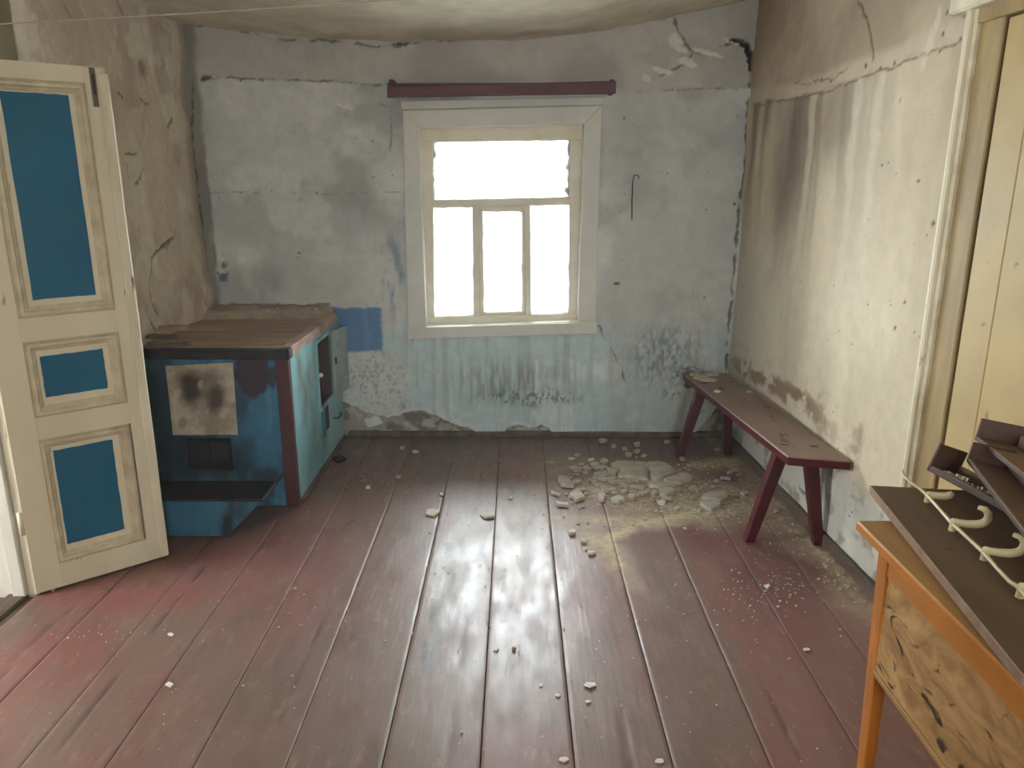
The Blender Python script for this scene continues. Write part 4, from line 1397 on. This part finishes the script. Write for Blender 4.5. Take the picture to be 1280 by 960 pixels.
# scrap wood on the stove
for k, (px, py, ln, wd, rz, lab, mt) in enumerate((
        (212, 432, .20, .045, 12, 'grey splintered wood offcut at the front edge of the stove top', 'scrap_wood'),
        (202, 426, .17, .05, -14, 'short broken wood slat lying behind the splintered offcut on the stove', 'scrap_wood'),
        (214, 420, .15, .06, 24, 'topmost flat grey wood chunk of the scraps heaped on the stove', 'old_wood'))):
    p = on(px, py, 2, .79)
    T = Matrix.Translation((max(p[0], -1.70), p[1], .782 + .020 * k)) @ Matrix.Rotation(math.radians(rz), 4, 'Z') @ Matrix.Rotation(math.radians(3 * (k - 1)), 4, 'Y')
    bm = slab_bm([(-ln / 2, -wd / 2), (-ln * .1, -wd * .55), (ln * .42, -wd * .35), (ln / 2, -wd * .05), (ln * .38, wd * .3), (0, wd * .5), (-ln * .45, wd * .42)], 0, .02, 30 + k, .92)
    tag(from_bm('wood_offcut', bm, M[mt], None, T), lab, 'wood scrap', 'wood scraps on the stove')

# ---------- bench
zb = .45
B = {'nl': on(985, 571, 2, zb), 'nr': on(1064, 577, 2, zb), 'fl': on(855, 469, 2, zb), 'fr': on(908, 466, 2, zb)}
bench = thing('bench', ((B['nl'] + B['fr']) / 2 * np.array([1, 1, 0])), 'narrow dark red wooden bench with splayed legs along the right wall', 'bench')
thk = .038
bot = [B['nl'], B['nr'], B['fr'], B['fl']]
hexa('seat', [(p[0], p[1], zb - thk) for p in bot] + [(p[0], p[1], zb) for p in bot], [M['bench_top']], bench, bevel=.004)
seat = [o for o in bench.children if o.name.startswith('seat')][0]
seat.data.materials.append(M['dark_red'])
for f in seat.data.polygons:
    if f.normal.z < .6:
        f.material_index = 1


def seat_at(s, t):
    """s along (0 near, 1 far), t across (0 left, 1 right)"""
    a = B['nl'] * (1 - s) + B['fl'] * s
    b = B['nr'] * (1 - s) + B['fr'] * s
    return a * (1 - t) + b * t


legs = [((1.030, 3.115), seat_at(.115, .16), 0), ((1.322, 3.085), seat_at(.115, .66), 1), ((.943, 4.185), seat_at(.86, .16), 2), ((1.228, 4.215), seat_at(.86, .74), 3)]
for (fx, fy), tp, k in legs:
    w0, w1, d0, d1 = .022, .029, .021, .025
    lo = [(fx - w0, fy - d0, 0), (fx + w0, fy - d0, 0), (fx + w0, fy + d0, 0), (fx - w0, fy + d0, 0)]
    z_ = zb - thk + .001
    hi = [(tp[0] - w1, tp[1] - d1, z_), (tp[0] + w1, tp[1] - d1, z_), (tp[0] + w1, tp[1] + d1, z_), (tp[0] - w1, tp[1] + d1, z_)]
    hexa('leg', lo + hi, M['dark_red'], bench, bevel=.003)
    box('leg_wedge', (tp[0] - .014 + .01, tp[1] - .006, zb - .01), (tp[0] + .018 + .01, tp[1] + .006, zb + .0012), M['rust'], seat, bevel=0)
bt = seat_at(.985, .5)
box('end_batten', (B['fl'][0] + .004, bt[1] - .05, zb - thk - .028), (B['fr'][0] - .004, bt[1] - .01, zb - thk), M['dark_red'], bench, bevel=.003)

# ---------- table at the right
TZ = .75
tx0, tx1, ty0, ty1 = .824, 1.375, .32, 1.718
table = thing('table', ((tx0 + tx1) / 2, (ty0 + ty1) / 2, 0), 'orange varnished wooden table with stained veneer side at the right edge', 'table')
top = box('table_top', (tx0, ty0, TZ - .026), (tx1, ty1, TZ), [M['table_top'], M['orange']], table, bevel=.004)
for f in top.data.polygons:
    if f.normal.z < .9:
        f.material_index = 1
for cx, cyy, sx in ((.892, 1.672, 1), (1.33, 1.672, -1), (.892, .37, 1), (1.33, .37, -1)):
    yy = 1 if cyy > 1 else -1
    lo = [(cx + .014 * sx - .015, cyy - .018, 0), (cx + .014 * sx + .015, cyy - .018, 0), (cx + .014 * sx + .015, cyy + .014, 0), (cx + .014 * sx - .015, cyy + .014, 0)]
    hi = [(cx - .020, cyy - .030, TZ - .026), (cx + .020, cyy - .030, TZ - .026), (cx + .020, cyy + .02, TZ - .026), (cx - .020, cyy + .02, TZ - .026)]
    hexa('leg', lo + hi, M['orange_leg'], table, bevel=.003)
box('apron', (.876, .40, .640), (.894, 1.642, TZ - .026), M['orange'], table, bevel=.002)
box('apron', (1.328, .40, .640), (1.346, 1.642, TZ - .026), M['orange'], table, bevel=.002)
box('apron', (.912, 1.664, .640), (1.31, 1.682, TZ - .026), M['orange'], table, bevel=.002)
box('apron', (.912, .355, .640), (1.31, .373, TZ - .026), M['orange'], table, bevel=.002)
sp_ = box('side_panel', (.882, .39, .385), (.890, 1.648, .640), M['burl'], table, bevel=.001)
sp_['label'] = 'dark-stained veneer side panel'
box('panel_batten', (.876, .39, .372), (.896, 1.648, .386), M['table_top'], table, bevel=.002)

# ---------- coat rack lying on the table
RZ0, RZ1 = TZ + .001, TZ + .024
r0 = np.array([.925, 1.879])
r1 = np.array([.820, 1.086])
rd = (r1 - r0) / np.linalg.norm(r1 - r0)
rp = np.array([-rd[1], rd[0]])
rp = rp if rp[0] > 0 else -rp
rl = np.linalg.norm(r1 - r0)
rack = thing('coat_rack', (*((r0 + r1) / 2 + rp * .11), RZ0), 'brown coat rack board with ivory plastic hooks lying on the table', 'coat rack')
T_K = Matrix(((rp[0], -rd[0], 0, r0[0]), (rp[1], -rd[1], 0, r0[1]), (0, 0, 1, 0), (0, 0, 0, 1)))   # local x across, local y = -along
rb = box('board', (0, -rl, RZ0), (.30, 0, RZ1), [M['rack'], M['rack_edge']], rack, bevel=.002, T=T_K)
for f in rb.data.polygons:
    if f.normal.z < .9:
        f.material_index = 1
zr = .792


def rk(px, py, z):
    p = on(px, py, 2, z)
    return (p[0], p[1], z)


rail = [rk(1128, 588, .806), rk(1130, 595, .803), rk(1138, 603, .799), rk(1150, 611, .794), rk(1160, 620, .792), rk(1174, 636, .790), rk(1190, 654, .790), rk(1208, 671, .789), rk(1228, 689, .790), rk(1246, 710, .789), rk(1262, 727, .789), rk(1272, 733, .791), rk(1292, 757, .789), rk(1312, 785, .789)]
rl_o = tube('rail', rail, .0055, M['plastic'], rack, seg=8, radii=[.003, .0034, .0036, .004] + [.0045, .004, .005, .004, .005, .004, .0045, .005, .004] + [.004])
rp3, rd3 = Vector((rp[0], rp[1], 0)), Vector((rd[0], rd[1], 0))
for (px, py), sc in (((1160, 620), .78), ((1191, 655), 1.0), ((1231, 691), 1.02), ((1276, 737), 1.02)):
    b0 = Vector(rk(px, py, .790))
    prof = [(-.004, .012), (.0, .008), (.010, .004), (.030, .002), (.050, .002), (.064, .006), (.072, .016), (.071, .030), (.062, .040), (.048, .044)]
    rad = [.003, .005, .006, .0065, .007, .0072, .007, .006, .005, .0035]
    if sc < .9:
        prof, rad = prof[:7], rad[:6] + [.0045]
    tube('hook', [b0 + rp3 * (a * sc) + Vector((0, 0, max(c * sc, -.004))) for a, c in prof], .006, M['plastic'], rack, seg=10, radii=rad, flat=(.75, 1.45))
    bm = bmesh.new()
    bmesh.ops.create_cone(bm, segments=10, radius1=.008, radius2=.006, depth=.026, cap_ends=True)
    from_bm('standoff', bm, M['plastic'], rack, Matrix.Translation(b0 + Vector((0, 0, -.004))))
for s, t in ((.44, .06), (.60, .17)):
    p = r0 + rd * rl * s + rp * t
    tube('screw_hole', [(p[0], p[1], RZ1 - .001), (p[0], p[1], RZ1 + .0008)], .003, M['rust'], rack)


# ---------- stained wooden channel boxes piled on the rack
def channel(label, loc, yaw, roll, pitch, length, w, hl, hr, he, t=.009, flake=False, tl=.009):
    root = thing('wooden_channel', loc, label, 'wooden channel', 'wooden channels on the table')
    T = Matrix.Translation(loc) @ Matrix.Rotation(math.radians(yaw), 4, 'Z') @ Matrix.Rotation(math.radians(pitch), 4, 'X') @ Matrix.Rotation(math.radians(roll), 4, 'Y')
    # local: x across, y from far end (0) toward the camera (-length), z up
    box('base_board', (0, -length, 0), (w, 0, t), M['inner_wood'], root, T=T, bevel=.001)
    a = box('side_board', (-tl, -length, 0), (0, 0, hl), [M['dark_wood'], M['grey_edge']], root, T=T, bevel=.002)
    b = box('side_board', (w, -length, 0), (w + t, 0, hr), [M['grey_edge'], M['grey_edge']], root, T=T, bevel=.002)
    c = box('end_board', (-tl, 0, 0), (w + t, t, he), M['dark_wood'], root, T=T, bevel=.002)
    for f in a.data.polygons:
        if f.normal.z > .5:
            f.material_index = 1
    if flake:
        r = random.Random(2)
        bm = bmesh.new()
        for i in range(26):
            y_ = -.03 - i * .0105
            d = bmesh.ops.create_cube(bm, size=1)['verts']
            sx, sy, sz = r.uniform(.006, .013), r.uniform(.008, .012), r.uniform(.008, .02)
            for v in d:
                v.co = Vector((.010 + v.co.x * sx + r.uniform(-.002, .002), y_ + v.co.y * sy, t + (v.co.z + .5) * sz))
        from_bm('plaster_crust', bm, M['flake'], root, T)
    return root


channel('dark empty wooden channel box with a crust of plaster, nearest the coat hooks', (1.096, 1.900, .802), 9, 20, 0, .62, .066, .016, .040, .078, flake=True, tl=.015)
channel('open wooden channel box with bare brown inside, lying across the pile', (1.160, 1.850, .846), -16, 8, .5, .46, .084, .012, .028, .056)
channel('wooden channel box with a tall dark end board, hindmost of the pile', (1.232, 1.945, .872), -16, 8, -5, .40, .090, .012, .040, .062)

# ---------- string stretched from the doorway to the ceiling
pa, pb_ = Vector(on(-60, 33, 0, LEFT + .02)), Vector(on(600, -8, 2, 2.30))
pm = [pa.lerp(pb_, t) - Vector((0, 0, .006 * math.sin(math.pi * t))) for t in [i / 12 for i in range(13)]]
tag(tube('string', pm, .0028, M['string'], seg=6), 'thin pale string stretched from the doorway casing up to the ceiling', 'string')

# ---------- plaster rubble
PR = random.Random(77)


def ccrop(x, y):
    return (640 + x / 4.267, 540 + y / 4.267)


def shard(name, poly_px, th, label, group, mat='shard', z0=0.0, tilt=None, seed=0):
    pts = [fl(*p)[:2] for p in poly_px]
    n = len(pts)
    # enrich the outline so that edges look broken
    out = []
    r = random.Random(seed)
    for i in range(n):
        a, b = pts[i], pts[(i + 1) % n]
        out.append(tuple(a))
        d = np.hypot(*(b - a))
        if d > .05:
            m_ = a + (b - a) * r.uniform(.4, .6)
            nrm = np.array([-(b - a)[1], (b - a)[0]]) / d
            out.append(tuple(m_ + nrm * r.uniform(-.06, .06) * d))
    c_ = np.mean(out, 0)
    out = [tuple(c_ + (np.array(p) - c_) * .95) for p in out]
    bm = slab_bm(out, 0, th, seed, .985)
    c = np.mean(out, 0)
    if tilt is None:
        tilt = (r.uniform(-3, 3), r.uniform(-3, 3))
    T = Matrix.Translation((c[0], c[1], 0)) @ Matrix.Rotation(math.radians(tilt[0]), 4, 'X') @ Matrix.Rotation(math.radians(tilt[1]), 4, 'Y') @ Matrix.Translation((-c[0], -c[1], 0))
    bmesh.ops.transform(bm, matrix=T, verts=bm.verts)
    mz = min(v.co.z for v in bm.verts)
    bmesh.ops.translate(bm, vec=(0, 0, z0 - mz - .002), verts=bm.verts)
    return tag(from_bm(name, bm, M[mat]), label, 'plaster shard', group)


G = 'plaster shards in the rubble heap'
big = [
    ([(520, 178), (560, 168), (640, 170), (700, 195), (728, 215), (728, 262), (640, 250), (562, 245), (578, 215), (530, 202)], .016, 'large flat plaster slab, left-hand one of the cracked pair at the back of the heap'),
    ([(646, 172), (780, 172), (850, 195), (876, 230), (800, 263), (744, 266), (736, 214), (706, 192)], .018, 'large grey plaster slab, right-hand one of the cracked pair at the back of the heap'),
    ([(500, 196), (535, 205), (570, 214), (552, 240), (520, 226)], .012, 'small plaster wedge at the left end of the cracked slabs'),
    ([(800, 270), (870, 240), (955, 264), (900, 286), (830, 280)], .014, 'pale plaster plate leaning in front of the right cracked slab'),
    ([(882, 235), (930, 222), (968, 250), (955, 268), (900, 248)], .012, 'plaster plate at the right end of the cracked slabs'),
    ([(715, 275), (850, 287), (868, 298), (780, 306), (730, 297)], .016, 'long narrow plaster bar just below the cracked slabs'),
    ([(785, 322), (850, 306), (868, 326), (820, 346), (785, 344)], .016, 'rounded thick plaster lump at the front of the heap'),
    ([(1000, 372), (1108, 384), (1115, 402), (1060, 422), (1010, 397)], .012, 'nearer of two big plaster plates lying in the yellow dust'),
    ([(1012, 348), (1130, 326), (1155, 350), (1108, 380), (1005, 368)], .016, 'farther of two big plaster plates lying in the yellow dust'),
    ([(245, 237), (300, 245), (336, 290), (330, 302), (262, 296), (240, 270)], .010, 'single broad plaster plate left of the heap on the boards'),
    ([(302, 345), (330, 320), (362, 316), (392, 358), (340, 378)], .012, 'brownish plaster plate tilted up left of the heap'),
    ([(232, 380), (300, 390), (303, 402), (240, 396)], .012, 'thin plaster sliver nearest the wide board gap left of the heap'),
    ([(455, 345), (480, 322), (498, 345), (488, 375), (460, 370)], .014, 'upright oval plaster piece at the front left of the heap'),
    ([(525, 362), (580, 352), (605, 370), (570, 383), (535, 378)], .012, 'flat oval plaster piece at the front edge of the heap'),
    ([(617, 345), (650, 340), (655, 360), (625, 367)], .014, 'small whitish plaster cube at the front middle of the heap'),
    ([(205, 322), (255, 335), (255, 346), (208, 333)], .008, 'thin plaster strip beside the wide board gap left of the heap'),
]
for k, (pl4, th_, lab) in enumerate(big):
    shard('plaster_shard', [ccrop(*p) for p in pl4], th_ * 1.35, lab, G, seed=100 + k, tilt=(0, 0) if k < 2 else None)


def random_shard(px, py, rpx, th, label, group, mat='shard', seed=0, name='plaster_shard', z0=0.0):
    r = random.Random(seed)
    n = r.choice((4, 4, 5, 5, 6))
    a0_ = r.uniform(0, 6)
    pl5 = [(px + rpx * r.uniform(.65, 1.15) * math.cos(a0_ + 6.283 * i / n), py + rpx * .5 * r.uniform(.65, 1.15) * math.sin(a0_ + 6.283 * i / n)) for i in range(n)]
    return shard(name, pl5, th, label, group, mat, seed=seed, z0=z0, tilt=(r.uniform(-7, 7), r.uniform(-7, 7)))


small = [(630, 262), (665, 262), (600, 262), (570, 272), (640, 295), (665, 300), (610, 290), (590, 285), (690, 300), (720, 318), (760, 325), (700, 325), (665, 335), (640, 325), (600, 320), (545, 330), (520, 318), (500, 315),
         (540, 305), (490, 300), (470, 250), (440, 270), (460, 280), (500, 255), (530, 255), (540, 270), (440, 250), (480, 238), (465, 228), (500, 222), (455, 318), (480, 195), (460, 198), (440, 180), (495, 190), (400, 195), (370, 175),
         (335, 198), (350, 205), (425, 148), (350, 128), (315, 145), (215, 165), (495, 160), (390, 220), (345, 265), (330, 275), (395, 330), (380, 310), (350, 310), (840, 360), (815, 358), (885, 405), (935, 408), (960, 300), (985, 310), (1010, 300),
         (1070, 292), (1120, 245), (1150, 250), (1240, 328), (1090, 265), (880, 310), (870, 290), (600, 95), (665, 105), (705, 130), (620, 125), (540, 80), (485, 52), (668, 70), (825, 55), (1095, 95), (908, 145), (800, 380), (1190, 205), (1160, 218), (1000, 420), (1050, 440)]
for k, (x, y) in enumerate(small):
    px, py = ccrop(x, y)
    white = k in (41, 74, 39)
    if py < 576:
        lab_ = 'small grey plaster chip on the dark boards behind the rubble heap'
    elif px < 738:
        lab_ = 'small grey plaster chip at the left fringe of the rubble heap'
    elif px > 855:
        lab_ = 'small grey plaster chip on the dusty boards between heap and bench'
    else:
        lab_ = 'small broken plaster piece in the middle of the rubble heap'
    random_shard(px, py, PR.uniform(4.2, 8.2) if k < 40 else PR.uniform(3, 6.5), PR.uniform(.005, .011), lab_, 'small pieces of the rubble heap',
                 'shard_white' if white else 'shard', seed=300 + k)
# single pieces on the open floor
single = [
    (610, 645, 11, .010, 'oval grey plaster flake on the boards straight below the window', 'shard'),
    (540, 642, 11, .010, 'pale oval plaster flake two boards left of the heap', 'shard'),
    (715, 667, 5, .016, 'upright chip, farthest of the row of chips below the heap', 'shard'),
    (729, 677, 6, .012, 'dark-edged chip in the middle of the row below the heap', 'shard'),
    (739, 692, 6, .010, 'flat chip, nearest of the row of chips below the heap', 'shard'),
    (732, 687, 3, .008, 'tiny chip between the two nearest chips of the row', 'shard'),
    (738, 856, 9, .004, 'white paint flake, largest on the near floorboards', 'shard_white'),
    (705, 949, 7, .004, 'white paint flake at the bottom edge, left of two', 'shard_white'),
    (824, 951, 7, .004, 'white paint flake at the bottom edge, right of two', 'shard_white'),
    (735, 877, 4, .004, 'small white flake just below the largest near flake', 'shard_white'),
    (676, 857, 3.2, .004, 'small white flake left of the largest near flake', 'shard_white'),
    (697, 869, 4.5, .004, 'narrow white flake by the board gap left of the largest near flake', 'shard_white'),
    (519, 566, 6, .008, 'white plaster chip on the floor near the back wall left of the window', 'shard_white'),
    (503, 561, 5, .008, 'pale chip on the floor near the crumbling wall foot', 'shard'),
    (498, 597, 4, .006, 'grey chip on the boards left of the window axis', 'shard'),
    (1000, 632, 6, .014, 'round plaster lump on the floor between the bench legs', 'shard'),
    (931, 617, 6, .010, 'flat plaster piece under the front of the bench', 'shard'),
    (962, 562, 6, .010, 'plaster piece on the floor below the middle of the bench', 'shard'),
    (970, 640, 4, .008, 'small lump under the bench between its near legs', 'shard'),
    (1068, 720, 5, .012, 'pale plaster lump beside the baseboard near the table', 'shard'),
    (1079, 718, 4, .010, 'round lump against the baseboard near the table', 'shard'),
    (959, 733, 5, .005, 'white flake amid crumbs in front of the bench', 'shard_white'),
    (212, 856, 6, .004, 'white splash-like flake on the near left boards', 'shard_white'),
    (213, 793, 5, .003, 'white flake beyond the near left splash flake', 'shard_white'),
    (66, 738, 3, .006, 'white crumb under the open door edge', 'shard_white'),
    (460, 610, 4, .006, 'small pale chip beside the board gap near the stove', 'shard_white'),
    (639, 623, 4, .006, 'grey chip on the board gap under the window', 'shard'),
    (552, 619, 4, .006, 'pale chip on the boards behind the oval flake', 'shard'),
    (424, 575, 11, .014, 'dark sooty lump on the floor at the back of the stove side', 'soot'),
    (620, 812, 4, .004, 'small pale flake on the worn boards in the middle', 'shard_white'),
    (1008, 812, 5, .003, 'pale sliver on the boards left of the table', 'shard_white'),
    (642, 811, 4, .006, 'dark crumb on the worn boards in the middle', 'scrap_wood'),
]
for k, (px, py, rp_, th_, lab, mt) in enumerate(single):
    random_shard(px, py, rp_, th_, lab, 'loose flakes on the floor', mt, seed=500 + k, name='plaster_flake')
# pieces lying on the bench
for k, (px, py, rp_, lab) in enumerate(((876, 473, 14, 'broad plaster flake at the far end of the bench'), (886, 478, 10, 'plaster flake overlapping the broad one on the bench'), (890, 469, 9, 'plaster flake by the wall on the far end of the bench'),
                                         (897, 490, 5, 'small white flake alone on the bench'), (937, 491, 5, 'small plaster chip at the wall side of the bench'), (868, 469, 7, 'plaster flake at the far left corner of the bench'))):
    r = random.Random(700 + k)
    c = on(px, py, 2, zb)
    w = rp_ / 962 * 4.3
    pl6 = [(c[0] + w * r.uniform(.7, 1.1) * math.cos(i * 1.05), c[1] + w * .9 * r.uniform(.7, 1.1) * math.sin(i * 1.05)) for i in range(6)]
    tag(from_bm('plaster_flake', slab_bm(pl6, zb + .0005 + (.009 if k == 1 else 0), .008, 700 + k, .93), M['shard_white'] if k == 3 else M['shard']), lab, 'plaster shard', 'flakes on the bench')

# countless crumbs: one mesh of real little lumps
def crumbs(name, spots, label):
    bm = bmesh.new()
    r = random.Random(11)
    for px, py, sx, sy, n, smin, smax in spots:
        for i in range(n):
            qx, qy = px + r.gauss(0, sx), py + r.gauss(0, sy)
            if qy < 552 or qx < 210 and qy < 700:
                continue
            c = fl(qx, qy)
            if c[0] > right_x(c[1]) - .04 or c[0] < -1.8 or c[1] > 4.49 or (c[0] < -1.03 and c[1] > 3.1):
                continue
            s = smin + (smax - smin) * r.random() ** 2.2
            vs = bmesh.ops.create_cube(bm, size=1)['verts']
            M_ = Matrix.Translation((c[0], c[1], s * .2)) @ Matrix.Rotation(r.uniform(0, 3), 4, 'Z') @ Matrix.Rotation(r.uniform(-.4, .4), 4, 'X') @ Matrix.Diagonal((s * r.uniform(.7, 1.4), s * r.uniform(.6, 1.1), s * r.uniform(.35, .7), 1))
            bmesh.ops.transform(bm, matrix=M_, verts=vs)
    o = from_bm(name, bm, M['shard'])
    o['kind'] = 'stuff'
    return tag(o, label, 'crumbs')


crumbs('plaster_crumbs', [(800, 610, 70, 22, 420, .004, .013), (900, 625, 60, 18, 300, .003, .010), (1010, 650, 40, 30, 160, .003, .008), (1055, 705, 20, 18, 130, .004, .011), (965, 735, 35, 14, 110, .003, .007), (500, 600, 60, 30, 120, .003, .008),
                          (640, 700, 230, 90, 200, .002, .006), (420, 780, 200, 90, 90, .002, .006), (830, 840, 160, 80, 90, .002, .006), (650, 585, 160, 14, 130, .003, .009), (120, 790, 40, 8, 20, .003, .006)],
       'fine pale plaster crumbs scattered over the floorboards')
